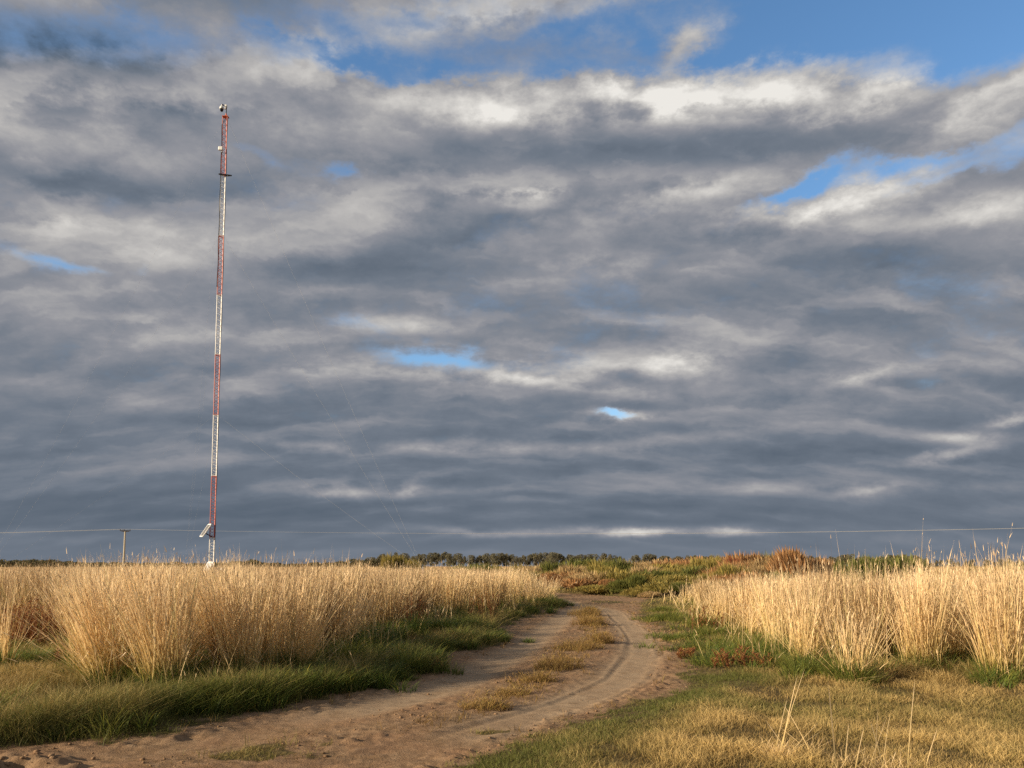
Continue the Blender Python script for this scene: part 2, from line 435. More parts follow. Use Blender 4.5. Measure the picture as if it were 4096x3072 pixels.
STRAW = blade_mat('straw', [(0.0, (0.24, 0.22, 0.06)), (0.16, (0.56, 0.44, 0.17)), (0.45, (0.82, 0.62, 0.325)), (1.0, (0.84, 0.66, 0.44))],
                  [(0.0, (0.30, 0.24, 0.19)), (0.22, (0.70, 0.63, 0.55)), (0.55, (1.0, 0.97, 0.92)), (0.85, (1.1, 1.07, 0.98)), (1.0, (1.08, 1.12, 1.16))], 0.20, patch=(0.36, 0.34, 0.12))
STRAW_FAR = blade_mat('straw_far', [(0.0, (0.30, 0.24, 0.09)), (0.5, (0.58, 0.41, 0.20)), (1.0, (0.62, 0.45, 0.26))],
                  [(0.0, (0.6, 0.5, 0.42)), (0.5, (0.95, 0.92, 0.88)), (1.0, (1.1, 1.06, 1.0))], 0.32)
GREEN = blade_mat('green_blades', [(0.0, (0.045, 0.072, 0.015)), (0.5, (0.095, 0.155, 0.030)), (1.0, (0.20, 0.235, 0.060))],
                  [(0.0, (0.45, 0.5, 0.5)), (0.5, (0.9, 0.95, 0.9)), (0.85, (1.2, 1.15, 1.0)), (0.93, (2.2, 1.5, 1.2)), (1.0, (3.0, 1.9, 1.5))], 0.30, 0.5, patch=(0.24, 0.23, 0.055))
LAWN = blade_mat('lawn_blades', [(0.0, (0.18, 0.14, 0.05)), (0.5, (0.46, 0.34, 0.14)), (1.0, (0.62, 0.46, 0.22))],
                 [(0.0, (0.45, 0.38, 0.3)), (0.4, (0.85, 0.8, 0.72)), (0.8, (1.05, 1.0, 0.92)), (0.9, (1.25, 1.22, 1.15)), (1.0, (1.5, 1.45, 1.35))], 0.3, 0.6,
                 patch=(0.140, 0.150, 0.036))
DRYWEED = blade_mat('dry_weed', [(0.0, (0.18, 0.115, 0.042)), (0.6, (0.40, 0.26, 0.095)), (1.0, (0.54, 0.38, 0.15))],
                    [(0.0, (0.35, 0.30, 0.25)), (0.5, (0.85, 0.82, 0.75)), (0.85, (1.1, 1.05, 0.95)), (1.0, (0.7, 0.95, 0.55))], 0.3, 0.6)
RUSSET = blade_mat('russet_weed', [(0.0, (0.10, 0.06, 0.03)), (0.5, (0.28, 0.110, 0.045)), (1.0, (0.38, 0.165, 0.075))],
                   [(0.0, (0.5, 0.5, 0.5)), (0.6, (1.0, 1.0, 1.0)), (0.9, (1.3, 1.5, 1.2)), (1.0, (1.3, 2.6, 1.2))], 0.3)

def soil_material():
    m, b, out = new_mat('soil')
    pos = b.node('ShaderNodeNewGeometry').outputs['Position']
    road = b.attr('road'); track = b.attr('track'); far = b.attr('far')
    n1 = b.noise(pos, 1.3, 4, 0.55); n2 = b.noise(pos, 9.0, 6, 0.65); n3 = b.noise(pos, 55.0, 4, 0.7)
    st = b.node('ShaderNodeMapping'); b.put(st.inputs['Vector'], pos)
    st.inputs['Scale'].default_value = (6.0, 30.0, 6.0); st.inputs['Rotation'].default_value = (0, 0, R(28))
    n4 = b.noise(st.outputs[0], 1.4, 5, 0.7)
    dirt = b.ramp(n2, [(0.25, (0.15, 0.093, 0.051)), (0.5, (0.27, 0.175, 0.102)), (0.75, (0.38, 0.262, 0.162))])
    dirt = b.mix(b.rng(n1, 0.35, 0.7, 0.0, 0.55), dirt, (0.30, 0.172, 0.098))
    silt = b.ramp(n3, [(0.2, (0.31, 0.224, 0.144)), (0.8, (0.42, 0.315, 0.210))])
    silt = b.mix(b.rng(n4, 0.4, 0.75, 0.0, 0.5), silt, (0.30, 0.185, 0.11))
    c = b.mix(b.m('MULTIPLY', track, b.rng(n1, 0.2, 0.55, 0.45, 1.0)), dirt, silt)
    c = b.mix(b.rng(n3, 0.56, 0.70, 0.0, 0.65), c, (0.13, 0.076, 0.042))
    n5 = b.noise(pos, 3.2, 5, 0.7)
    c = b.mix(b.rng(n5, 0.5, 0.68, 0.0, 0.5), c, (0.20, 0.125, 0.068))
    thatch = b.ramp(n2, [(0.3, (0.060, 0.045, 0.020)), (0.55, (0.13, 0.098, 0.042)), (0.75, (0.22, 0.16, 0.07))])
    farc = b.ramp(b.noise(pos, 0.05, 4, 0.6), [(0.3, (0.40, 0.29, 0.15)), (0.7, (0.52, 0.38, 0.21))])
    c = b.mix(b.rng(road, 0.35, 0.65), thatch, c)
    c = b.mix(far, c, farc)
    pb = b.node('ShaderNodeBsdfPrincipled'); b.put(pb.inputs['Base Color'], c)
    pb.inputs['Roughness'].default_value = 0.95; pb.inputs['Specular IOR Level'].default_value = 0.12
    hgt = b.m('ADD', b.m('MULTIPLY', n3, 0.6), b.m('MULTIPLY', n2, 1.0))
    hgt = b.m('MULTIPLY', hgt, b.m('MULTIPLY_ADD', track, -0.65, 1.0))
    hgt = b.m('MULTIPLY_ADD', b.m('MULTIPLY', n4, track), 0.5, hgt)
    bp = b.node('ShaderNodeBump'); bp.inputs['Strength'].default_value = 0.75; bp.inputs['Distance'].default_value = 0.028
    b.put(bp.inputs['Height'], hgt); b.put(pb.inputs['Normal'], bp.outputs[0])
    b.put(out.inputs[0], pb.outputs[0])
    return m
SOIL = soil_material()

# ------------------------------------------------------------------ ground sheet, cut along the bare soil of the track
def graded(a, b, f):
    out = [a]
    while out[-1] < b: out.append(out[-1] + f(out[-1]))
    return np.array(out)
def make_ground():
    xp = graded(0, 7000, lambda v: 0.036 if v < 6.5 else min(0.036 * 1.05 ** ((v - 6.5) / 0.4), 0.15) if v < 16 else 0.15 + (v - 16) * 0.14)
    xs = np.concatenate([-xp[:0:-1], xp])
    yp = graded(4.0, 9000, lambda v: max(0.026, 0.0045 * v) if v < 60 else 0.27 + (v - 60) * 0.12)
    ym = 4.0 - graded(0.3, 500, lambda v: 0.15 + 0.12 * v)
    ys = np.concatenate([ym[::-1], yp])
    X, Y = np.meshgrid(xs, ys)
    x, y = X.ravel(), Y.ravel()
    z = np.zeros_like(x); road = np.zeros_like(x); track = np.zeros_like(x)
    nearm = (np.abs(x) < 62) & (y < 82) & (y > -80)
    xi, yi = x[nearm], y[nearm]
    z[nearm] = height(xi, yi)
    d, lt, rt, rs = plan(xi, yi)
    lm = lump_mask(xi, yi)
    ed = d + (fbm(xi * 5, yi * 5, 3, 71) - 0.5) * 0.5
    road[nearm] = np.clip((1 - sstep(-0.25, 0.30, ed)) - 0.75 * lm, 0, 1)
    track[nearm] = np.maximum(np.exp(-(lt / 0.44) ** 4), np.exp(-(rt / 0.48) ** 4)) * (1 - sstep(-0.4, 0.0, d))
    track[nearm] *= sstep(6.6, 9.2, yi + 0.35 * xi + (fbm(xi * .9, yi * .9, 3, 191) - .5) * 2.5)
    dd = np.full_like(x, 9.0); dd[nearm] = d
    far = sstep(45, 90, y)
    nx_, ny_ = len(xs), len(ys)
    I = (np.arange(ny_ - 1)[:, None] * nx_ + np.arange(nx_ - 1)[None, :]).ravel()
    Q = np.stack([I, I + 1, I + nx_ + 1, I + nx_], 1)
    isroad = dd[Q].mean(1) < 0
    V = np.stack([x, y, z], 1)
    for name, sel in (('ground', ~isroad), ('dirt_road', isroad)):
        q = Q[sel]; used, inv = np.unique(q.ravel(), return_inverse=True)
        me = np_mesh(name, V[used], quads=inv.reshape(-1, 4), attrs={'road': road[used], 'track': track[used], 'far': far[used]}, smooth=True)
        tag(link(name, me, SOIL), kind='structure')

make_ground()

# ------------------------------------------------------------------ blades
def blades(base, hgt, lean, width, face, nseg=3, bend=1.6, prof=None, wob=0.0):
    """ribbons: base (N,3), height (N,), lean (N,2) horizontal tip travel in metres, width (N,), facing angle (N,)"""
    N = len(base)
    t = np.linspace(0, 1, nseg + 1)
    tz = hgt[:, None] * t[None, :]
    tb = t[None, :] ** bend
    cx = base[:, 0:1] + lean[:, 0:1] * tb; cy = base[:, 1:2] + lean[:, 1:2] * tb; cz = base[:, 2:3] + tz
    if wob:
        wx = rng.normal(0, wob, (N, nseg + 1)); wx[:, 0] = 0
        cx = cx + wx; cy = cy + rng.normal(0, wob, (N, nseg + 1)) * (t[None, :] > 0)
    w = np.array([prof(q) for q in t[:-1]]) if prof else (1 - t[:-1] ** 2 * 0.7)
    sx = np.cos(face)[:, None] * width[:, None] * 0.5 * w; sy = np.sin(face)[:, None] * width[:, None] * 0.5 * w
    M = 2 * nseg + 1
    V = np.empty((N, M, 3), np.float32)
    V[:, 0:2 * nseg:2, 0] = cx[:, :-1] - sx; V[:, 0:2 * nseg:2, 1] = cy[:, :-1] - sy; V[:, 0:2 * nseg:2, 2] = cz[:, :-1]
    V[:, 1:2 * nseg:2, 0] = cx[:, :-1] + sx; V[:, 1:2 * nseg:2, 1] = cy[:, :-1] + sy; V[:, 1:2 * nseg:2, 2] = cz[:, :-1]
    V[:, -1, 0] = cx[:, -1]; V[:, -1, 1] = cy[:, -1]; V[:, -1, 2] = cz[:, -1]
    off = (np.arange(N) * M)[:, None, None]
    q = np.array([[2 * i, 2 * i + 1, 2 * i + 3, 2 * i + 2] for i in range(nseg - 1)], np.int64).reshape(-1, 4)
    Q = (q[None] + off).reshape(-1, 4) if nseg > 1 else np.zeros((0, 4), np.int64)
    T = (np.array([[2 * nseg - 2, 2 * nseg - 1, 2 * nseg]])[None] + off).reshape(-1, 3)
    al = np.concatenate([np.repeat(t[:-1], 2), [1.0]])
    C = np.stack([cx, cy, cz], 2)
    return V.reshape(-1, 3), Q, T, np.tile(al, N), M, C

class Blades:
    def __init__(s): s.V = []; s.Q = []; s.T = []; s.A = []; s.R = []; s.G = []; s.n = 0
    def add(s, base, hgt, lean, width, face, tint, green=None, a0=0.0, a1=1.0, **kw):
        if len(base) == 0: return None
        V, Q, T, al, M, C = blades(base, hgt, lean, width, face, **kw)
        s.V.append(V); s.Q.append(Q + s.n); s.T.append(T + s.n)
        a0 = np.repeat(np.broadcast_to(a0, len(base)), M); a1 = np.repeat(np.broadcast_to(a1, len(base)), M)
        s.A.append(a0 + (a1 - a0) * al); s.R.append(np.repeat(tint, M))
        s.G.append(np.repeat(green if green is not None else np.zeros(len(base)), M)); s.n += len(V)
        return C
    def mesh(s, name):
        return np_mesh(name, np.concatenate(s.V), np.concatenate(s.Q), np.concatenate(s.T),
                       {'along': np.concatenate(s.A), 'tint': np.concatenate(s.R), 'green': np.concatenate(s.G)})

def U(a, b, n): return rng.uniform(a, b, n)

def straw_stems(B, base, hgt, lean, tint, width, fluff=3, nseg=4):
    """dry stems with a thin broken panicle: short bracts leaving the stem along its upper part"""
    N = len(base)
    if N == 0: return
    C = B.add(base, hgt, lean, width, U(0, math.pi, N), tint, green=(rng.random(N) < .16) * U(.2, .8, N), nseg=nseg, bend=1.35, wob=0.006,
              prof=lambda q: 1.0 - 0.45 * q)
    for k in range(fluff):
        m = np.nonzero(rng.random(N) < 0.72)[0]; n = len(m)
        t = U(0.30, 0.97, n) if k % 2 else U(0.62, 0.99, n)
        f = t * nseg; i = np.minimum(f.astype(int), nseg - 1); fr = (f - i)[:, None]
        P = C[m, i] * (1 - fr) + C[m, i + 1] * fr
        a = U(0, 2 * math.pi, n); L = U(0.05, 0.20, n) * (0.7 + 0.5 * (1 - t))
        sp = 0.05 + 0.40 * rng.random(n) ** 2
        lean2 = np.stack([np.cos(a) * L * sp, np.sin(a) * L * sp], 1) + lean[m] * (L / np.maximum(hgt[m], .2))[:, None]
        B.add(P, L * U(0.6, 1.0, n) * np.where(rng.random(n) < 0.08, -0.7, 1), lean2, width[m] * U(0.7, 1.3, n), U(0, math.pi, n),
              np.clip(tint[m] + U(-0.15, 0.15, n), 0, 1), a0=t, a1=np.minimum(t + 0.1, 1), nseg=2, bend=1.3)

def scatter(n, x0, x1, y0, y1):
    return U(x0, x1, n), U(y0, y1, n)

def in_view(x, y, m=4.0):
    return (np.abs(x) < 0.70 * y + m)

# ---- tall dry grass (countless stems)
def field_height(x, y):
    return 1.44 - 0.06 * sstep(18, 50, y) + (fbm(x * 0.35, y * 0.35, 3, 81) - 0.5) * 0.40

def patch_height(x, y):
    return np.interp(y, [11, 13, 17, 26, 37], [1.58, 1.52, 1.36, 1.14, 0.82]) + 0.12 * sstep(8, 13, x) + (fbm(x * 0.6, y * 0.6, 2, 83) - 0.5) * 0.30

def tall_grass(poly, bands, hfun, mk, seed_gap):
    B = Blades()
    for (y0, y1, spacing, per, wid, fl, nseg) in bands:
        xw = 0.72 * y1 + 4.2
        n = int((2 * xw) * (y1 - y0) / spacing ** 2)
        x, y = scatter(n, -xw, xw, y0, y1)
        sd = sdist(x, y, poly)
        ok = (sd < 0.0) & in_view(x, y)
        x, y, sd = x[ok], y[ok], sd[ok]
        if len(x) == 0: continue
        edge = 1 - sstep(0.0, 0.9, -sd)
        hh = hfun(x, y) * (1 + rng.normal(0, 0.085, len(x))) * np.where(rng.random(len(x)) < 0.14, U(0.55, 0.85, len(x)), 1)
        # stems per tussock
        k = np.maximum(1, (per * np.clip(rng.lognormal(-0.15, 0.6, len(x)), 0.15, 2.6)).astype(int))
        rid = np.repeat(np.arange(len(x)), k); N = len(rid)
        crad = (0.07 + 0.15 * rng.random(len(x)) ** 1.2)[rid]
        rad = np.sqrt(U(0, 1, N)) * crad * max(1, spacing / 0.55)
        a = U(0, 2 * math.pi, N)
        ox, oy = np.cos(a) * rad, np.sin(a) * rad
        bx, by = x[rid] + ox, y[rid] + oy
        h = hh[rid] * (1 + rng.normal(0, 0.075, N)) * np.where(rng.random(N) < 0.25, U(0.45, 0.8, N), 1)
        spike = (fbm(bx * 0.8, by * 0.8, 2, 91) > 0.58) & (rng.random(N) < 0.02)
        h = np.where(spike, h * U(1.10, 1.38, N), h)
        ln = np.stack([ox, oy], 1) * (0.7 + 0.9 * edge[rid])[:, None] + rng.normal(0, 0.13, (N, 2)) * (1 + (rng.random(N) < .12) * 2.2)[:, None] + np.array([0.05, 0.0])
        tl = rng.normal(0, 0.16, (len(x), 2)) * (0.7 + 0.9 * edge[:, None]); ln = ln + tl[rid]
        tt = np.clip((fbm(x * 0.5, y * 0.5, 3, 95) - 0.5) * 1.5 + 0.52 + rng.normal(0, 0.12, len(x)), 0, 1)
        tint = np.clip(tt[rid] + rng.normal(0, 0.16, N), 0, 1)
        base = np.stack([bx, by, height(bx, by, False) - 0.03], 1)
        straw_stems(B, base, h, ln, tint, wid * U(0.6, 1.4, N), fl, nseg)
    return B.mesh(mk)

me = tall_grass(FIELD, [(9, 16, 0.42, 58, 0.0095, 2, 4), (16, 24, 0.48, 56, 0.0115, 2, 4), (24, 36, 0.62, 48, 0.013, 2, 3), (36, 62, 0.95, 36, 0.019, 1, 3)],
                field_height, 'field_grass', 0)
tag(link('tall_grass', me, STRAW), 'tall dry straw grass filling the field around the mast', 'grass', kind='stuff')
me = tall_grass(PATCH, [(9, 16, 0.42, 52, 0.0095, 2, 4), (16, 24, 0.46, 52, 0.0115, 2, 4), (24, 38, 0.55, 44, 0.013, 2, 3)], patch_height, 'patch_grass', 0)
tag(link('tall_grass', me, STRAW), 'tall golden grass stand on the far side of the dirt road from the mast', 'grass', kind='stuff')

def spikes():
    B = Blades()
    for (px, top, n, Y, sp) in ((330, 2185, 26, 13.5, 55), (290, 2215, 16, 14, 70), (400, 2190, 8, 13, 30), (620, 2190, 18, 14, 45), (690, 2200, 12, 15, 40), (850, 2180, 16, 13.5, 45),
                                (900, 2215, 10, 15, 40), (1030, 2200, 16, 14, 50), (1100, 2210, 10, 15, 50), (1270, 2215, 8, 15, 40), (60, 2225, 10, 13, 60), (170, 2225, 8, 14, 60), (760, 2185, 3, 13, 12), (1400, 2240, 10, 17, 80), (500, 2225, 8, 14, 50),
                                (1750, 2258, 22, 26, 120), (1980, 2290, 20, 30, 120),
                                (3300, 2205, 12, 13.5, 90), (3380, 2210, 8, 13, 60), (3470, 2190, 10, 13, 50), (3560, 2225, 10, 13, 70), (3670, 2190, 26, 12.2, 45), (3740, 2205, 22, 12.4, 45), (3820, 2240, 14, 12.6, 50), (3180, 2235, 14, 14, 90), (4030, 2200, 14, 12.0, 40), (4080, 2215, 8, 12, 30), (3050, 2260, 14, 17, 90), (2900, 2300, 12, 22, 80)):
        c = wp(px, top, Y); n = int(n * 1.2)
        x = c.x + rng.normal(0, sp / F * Y, n); y = Y + rng.normal(0, .35, n)
        okp = (sdist(x, y, FIELD) < 0.05) | (sdist(x, y, PATCH) < 0.05); x, y = x[okp], y[okp]; n = len(x)
        h = np.maximum(0.6, c.z + rng.normal(0, .06, n) - .10 * np.abs(rng.normal(0, 1, n)))
        straw_stems(B, np.stack([x, y, np.full(n, -.02)], 1), h, rng.normal(0, .13, (n, 2)) + np.array([.03, 0]), np.clip(rng.normal(.75, .15, n), 0, 1), .006 * U(.7, 1.4, n) * Y / 12, 5, 5)
    for (poly, n) in ((FIELD, 5200), (PATCH, 7000)):          # loose stems standing in front of the stands
        y = U(8.5, 36, n * 6); x = U(-.72, .72, n * 6) * y
        q = sdist(x, y, poly); d = plan(x, y)[0]
        ok = (q > -0.1) & (rng.random(n * 6) < np.exp(-(np.maximum(q, 0) / .55) ** 1.3)) & (d > 0.15) & (fbm(x * 1.5, y * 1.5, 2, 161) > .42) & ~((x < -.54 * y) & (y < 17) & (q > -.05))
        x, y, q = x[ok], y[ok], q[ok]; m = len(x)
        h = (1.25 - .55 * np.clip(q, 0, 1.2)) * U(.25, 1.0, m)
        straw_stems(B, np.stack([x, y, height(x, y, False) - .02], 1), h, rng.normal(0, .16, (m, 2)) * (1 + (rng.random(m) < .2) * 2)[:, None], np.clip(rng.normal(.5, .25, m), 0, 1), .0065 * U(.7, 1.4, m) * y / 12, 3, 4)
    for (bx, by, tx, ty) in ((3240, 2620, 3140, 2185), (3300, 2640, 3205, 2178), (3290, 2650, 3262, 2164), (3470, 2640, 3462, 2180)):
        b0 = gp(bx, by); p = wp(tx, ty, b0[1] - .2)
        B.add(np.array([[b0[0], b0[1], -.02]]), np.array([p.z]), np.array([[p.x - b0[0], p.y - b0[1]]]), np.array([.014]), np.array([.1]), np.array([.8]), a0=.3, nseg=7, bend=2.2, prof=lambda q: 1 - .5 * q)
    return B.mesh('tall_stems')
tag(link('tall_stems', spikes(), STRAW), 'thin tall seed stems sticking up above the dry grass against the sky', 'grass', kind='stuff')

def far_grass():
    B = Blades()
    n = 60000
    y = 60 * (600 / 60) ** U(0, 1, n); x = U(-0.75, 0.75, n) * (y + 4)
    ok = inside(x, y, FIELD) | ((y > 95) & (x > -0.1 * y))
    x, y = x[ok], y[ok]; N = len(x)
    h = (1.42 + (fbm(x * 0.05, y * 0.05, 3, 101) - 0.5) * 0.35) * (1 + rng.normal(0, 0.07, N))
    B.add(np.stack([x, y, np.zeros(N)], 1), h, rng.normal(0, 0.15, (N, 2)), 0.0016 * y * U(0.5, 1.4, N), U(-0.7, 0.7, N),
          np.clip(U(0.1, 1, N), 0, 1), nseg=2, prof=lambda q: 1.0)
    return B.mesh('far_grass')
tag(link('distant_grass', far_grass(), STRAW_FAR), 'pale dry grass reaching back to the windbreak', 'grass', kind='stuff')

# ---- short grass of the verges and the near ground
def short_grass():
    B = Blades()
    for (y0, y1, dens, w0) in ((5.3, 8.5, 4400, 0.0042), (8.5, 12, 2500, 0.0052), (12, 18, 1000, 0.006), (18, 32, 330, 0.010), (32, 56, 70, 0.02)):
        xw = 0.72 * y1 + 4.0
        n = int(2 * xw * (y1 - y0) * dens)
        x, y = scatter(n, -xw, xw, y0, y1)
        ok = in_view(x, y, 3.6); x, y = x[ok], y[ok]
        d, lt, rt, rs = plan(x, y)
        ed = d + (fbm(x * 5, y * 5, 3, 71) - 0.5) * 0.5
        lm = lump_mask(x, y)
        p = np.maximum(sstep(-0.15, 0.35, ed), lm * 0.65 * sstep(.34, .6, fbm(x * 5, y * 5, 3, 72)))
        clump = fbm(x * 2.2, y * 2.2, 3, 111)
        p = p * (0.40 + 0.60 * sstep(0.32, 0.58, clump))
        inf = (sdist(x, y, FIELD) < -1.2)
        ok = (rng.random(len(x)) < p) & ~inf
        x, y, d, lm, clump = x[ok], y[ok], d[ok], lm[ok], clump[ok]
        N = len(x)
        left = x < 0.20 * y - 3.2
        # where the stand is green: beside the track, and round the left verge
        gn = fbm(x * 0.9, y * 0.9, 3, 121)
        g = np.where(left, 0.40 + 1.2 * (gn - 0.5) + 0.45 * (1 - sstep(0.1, 0.9, d)), 0.8 * (1 - sstep(0.3, 2.2, d)) + 1.9 * (gn - 0.48))
        g = np.where((~left) & (y > 12.5), 0.45 + 1.6 * (gn - 0.5), g)
        g = np.where(lm > 0.3, 0.35 + gn * 0.4, g)
        g = np.clip(g + rng.normal(0, 0.22, N), 0, 1)
        h = np.where(left, 0.10 + 0.17 * sstep(0.05, 0.35, d) * (1 - 0.75 * sstep(0.45, 1.0, d)), 0.045 + 0.022 * sstep(0.2, 1.5, d)) * (0.30 + 1.4 * clump) * U(0.5, 1.4, N)
        qp = sdist(x, y, PATCH)
        h = np.where(~left, h * (1 + 2.2 * (1 - sstep(0.0, 2.2, qp)) * sstep(0.40, 0.62, fbm(x * 1.3, y * 1.3, 3, 171))), h)
        h = np.where(lm > 0.3, 0.05 * U(0.5, 1.4, N), h)
        a = U(0, 2 * math.pi, N)
        l = h * (0.15 + 2.2 * rng.random(N) ** 1.6)
        B.add(np.stack([x, y, height(x, y) - 0.008], 1), h, np.stack([np.cos(a) * l, np.sin(a) * l], 1), w0 * U(0.6, 1.5, N), U(0, math.pi, N),
              np.clip((clump - 0.5) * 1.6 + (fbm(x * 0.6, y * 0.6, 2, 77) - .5) * .8 + 0.55 + rng.normal(0, .22, N), 0, 1), green=g, nseg=3 if y0 < 12 else 2, bend=1.8)
    return B.mesh('short_grass')
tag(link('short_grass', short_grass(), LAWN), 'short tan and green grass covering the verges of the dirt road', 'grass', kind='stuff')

# ---- leafy green grass round the feet of the tall stands
def leafy(B, cx, cy, rad, n, hgt, spread, wid, yel=0.0):
    a = U(0, 2 * math.pi, n); r = np.sqrt(U(0, 1, n)) * rad
    ox, oy = np.cos(a) * r, np.sin(a) * r
    h = hgt * U(0.45, 1.1, n) * (1.1 - 0.45 * (r / rad) ** 2); b = a + rng.normal(0, 0.7, n); l = h * spread * U(0.3, 1.5, n)
    bx, by = cx + ox, cy + oy
    B.add(np.stack([bx, by, height(bx, by, False) - 0.02], 1), h, np.stack([np.cos(b) * l, np.sin(b) * l], 1), wid * U(0.6, 1.4, n),
          b + math.pi / 2 + rng.normal(0, 0.5, n), U(0, 1, n), green=np.clip(yel + rng.normal(0, .22, n), 0, 1), nseg=4, bend=2.2)

LEAFY = [(1480, 2640, .55, .5), (1560, 2600, .55, .5), (1650, 2580, .5, .45), (1390, 2690, .45, .4), (1740, 2560, .5, .4), (1850, 2540, .45, .4),
    # px, py of the foot, height m, radius m
    (700, 2872, 0.28, .42), (790, 2846, 0.30, .42), (880, 2850, 0.33, .40), (960, 2830, 0.34, .40), (1040, 2832, 0.31, .36), (1120, 2806, 0.34, .40),
    (1210, 2786, 0.34, .40), (1290, 2776, 0.33, .34), (1380, 2760, 0.34, .40), (1470, 2738, 0.33, .40), (1550, 2716, 0.30, .36), (1640, 2690, 0.38, .42),
    (1720, 2664, 0.33, .36), (1560, 2660, 0.28, .5), (1660, 2630, 0.30, .5), (1440, 2700, 0.26, .5), (1760, 2610, 0.34, .4), (1840, 2588, 0.33, .4), (1930, 2574, 0.33, .4),
    (1985, 2572, 0.30, .32), (1900, 2540, 0.34, .5), (1800, 2560, 0.41, .5), (2050, 2470, 0.33, .6), (2110, 2452, 0.38, .6), (2180, 2432, 0.41, .7), (2230, 2420, 0.30, .5),
    (1300, 2740, 0.23, .4), (1150, 2752, 0.21, .4), (1000, 2760, 0.21, .4), (860, 2790, 0.21, .35), (740, 2790, 0.18, .3), (600, 2780, 0.15, .25), (330, 2730, 0.13, .3),
    (2610, 2478, 0.28, .5), (2680, 2488, 0.30, .6), (2740, 2498, 0.30, .6), (2800, 2520, 0.34, .6), (2870, 2560, 0.34, .6), (2930, 2590, 0.33, .5), (2990, 2620, 0.38, .5),
    (3060, 2640, 0.38, .45), (3130, 2700, 0.38, .40), (3220, 2730, 0.41, .42), (3330, 2740, 0.43, .45), (3420, 2760, 0.38, .4), (2700, 2560, 0.23, .5), (2790, 2600, 0.23, .5),
    (2860, 2660, 0.23, .5), (2640, 2450, 0.25, .6), (3560, 2720, 0.28, .4), (3660, 2716, 0.34, .4), (3760, 2700, 0.34, .4), (3880, 2680, 0.31, .4), (4000, 2760, 0.33, .4), (2820, 2470, 0.33, .6),
    (20, 2700, 0.25, .5), (120, 2690, 0.25, .5), (30, 2640, .24, .5), (260, 2700, .18, .4),
]
def leafy_grass():
    B = Blades()
    for (px, py, h, r) in LEAFY:
        c = gp(px, py); right = px > 2300
        yl = (rng.uniform(.25, .8) if right else rng.choice([0.0, .05, .1, .45], p=[.5, .2, .15, .15]))
        dn = rng.uniform(.35, .9) if right else rng.uniform(.7, 1.1)
        leafy(B, c[0], c[1], r * rng.uniform(.6, 1), int(560 * dn * (r / .4) ** 1.5), h * rng.uniform(.7, 1.15), 0.85, 0.006 + 0.0003 * c[1], yl)
        for _ in range(3):
            leafy(B, c[0] + rng.normal(0, r), c[1] + (rng.normal(0.15, r) if right else abs(rng.normal(0, r))), r * rng.uniform(.3, .6), int(130 * dn), h * rng.uniform(.4, 1.0), 0.9, 0.006 + 0.0003 * c[1], min(1, max(0, yl + rng.normal(0, .2))))
    n = 0
    while n < 150:                                   # leafy weeds scattered through the rough left verge and the patch edge
        y = rng.uniform(7, 22); x = rng.uniform(-.7 * y, .35 * y)
        xa, ya = np.array([x]), np.array([y]); d = plan(xa, ya)[0][0]; q = sdist(xa, ya, FIELD)[0]; qp = sdist(xa, ya, PATCH)[0]
        if d > .1 and ((q > -.2 and x < .2 * y - 3.2 and d < 2.4) or (x > 0 and -.3 < qp < 1.6)):
            leafy(B, x, y, rng.uniform(.05, .2), int(rng.integers(25, 90)), rng.uniform(.14, .38), rng.uniform(.7, 1.3), .007 + .0004 * y, rng.choice([0, .1, .5, .8])); n += 1
    # green understory inside the tall stands, seen between the stems
    for poly, n in ((FIELD, 700), (PATCH, 420)):
        k = 0
        while k < n:
            y = rng.uniform(10, 40); x = rng.uniform(-0.72 * y, 0.72 * y)
            q = sdist(np.array([x]), np.array([y]), poly)[0]
            if -2.4 < q < 0.15:
                leafy(B, x, y, 0.3, 70, rng.uniform(.2, .5), 0.6, 0.007 + 0.0003 * y, rng.uniform(0, .7)); k += 1
    return B.mesh('leafy_grass')
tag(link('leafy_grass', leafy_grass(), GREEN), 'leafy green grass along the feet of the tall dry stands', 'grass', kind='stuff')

# ---- litter of straw and clods on the bare soil
def litter():
    B = Blades()
    for (y0, y1, n) in ((5.5, 9, 5200), (9, 14, 3600), (14, 24, 3000), (24, 44, 2000)):
        x, y = scatter(n * 4, -0.72 * y1, 0.72 * y1, y0, y1)
        d, lt, rt, rs = plan(x, y)
        tr = np.maximum(np.exp(-(lt / 0.5) ** 4), np.exp(-(rt / 0.5) ** 4))
        p = (d < 0.25) * (1 - 0.9 * tr) * sstep(0.40, 0.62, fbm(x * 1.3, y * 1.3, 3, 131))
        ok = rng.random(len(x)) < p
        x, y = x[ok][:n], y[ok][:n]; N = len(x)
        a = U(0, 2 * math.pi, N); L = 0.04 + 0.13 * rng.random(N) ** 2.2
        B.add(np.stack([x, y, height(x, y) + 0.004], 1), U(0.002, 0.02, N), np.stack([np.cos(a) * L, np.sin(a) * L], 1), (0.0022 + 0.00022 * y) * U(0.7, 1.4, N),
              a + math.pi / 2, U(0.05, 0.9, N), nseg=2, bend=1.0)
    return B.mesh('straw_litter')
tag(link('straw_litter', litter(), DRYWEED), 'broken straw lying scattered on the bare soil of the track', 'straw', kind='stuff')

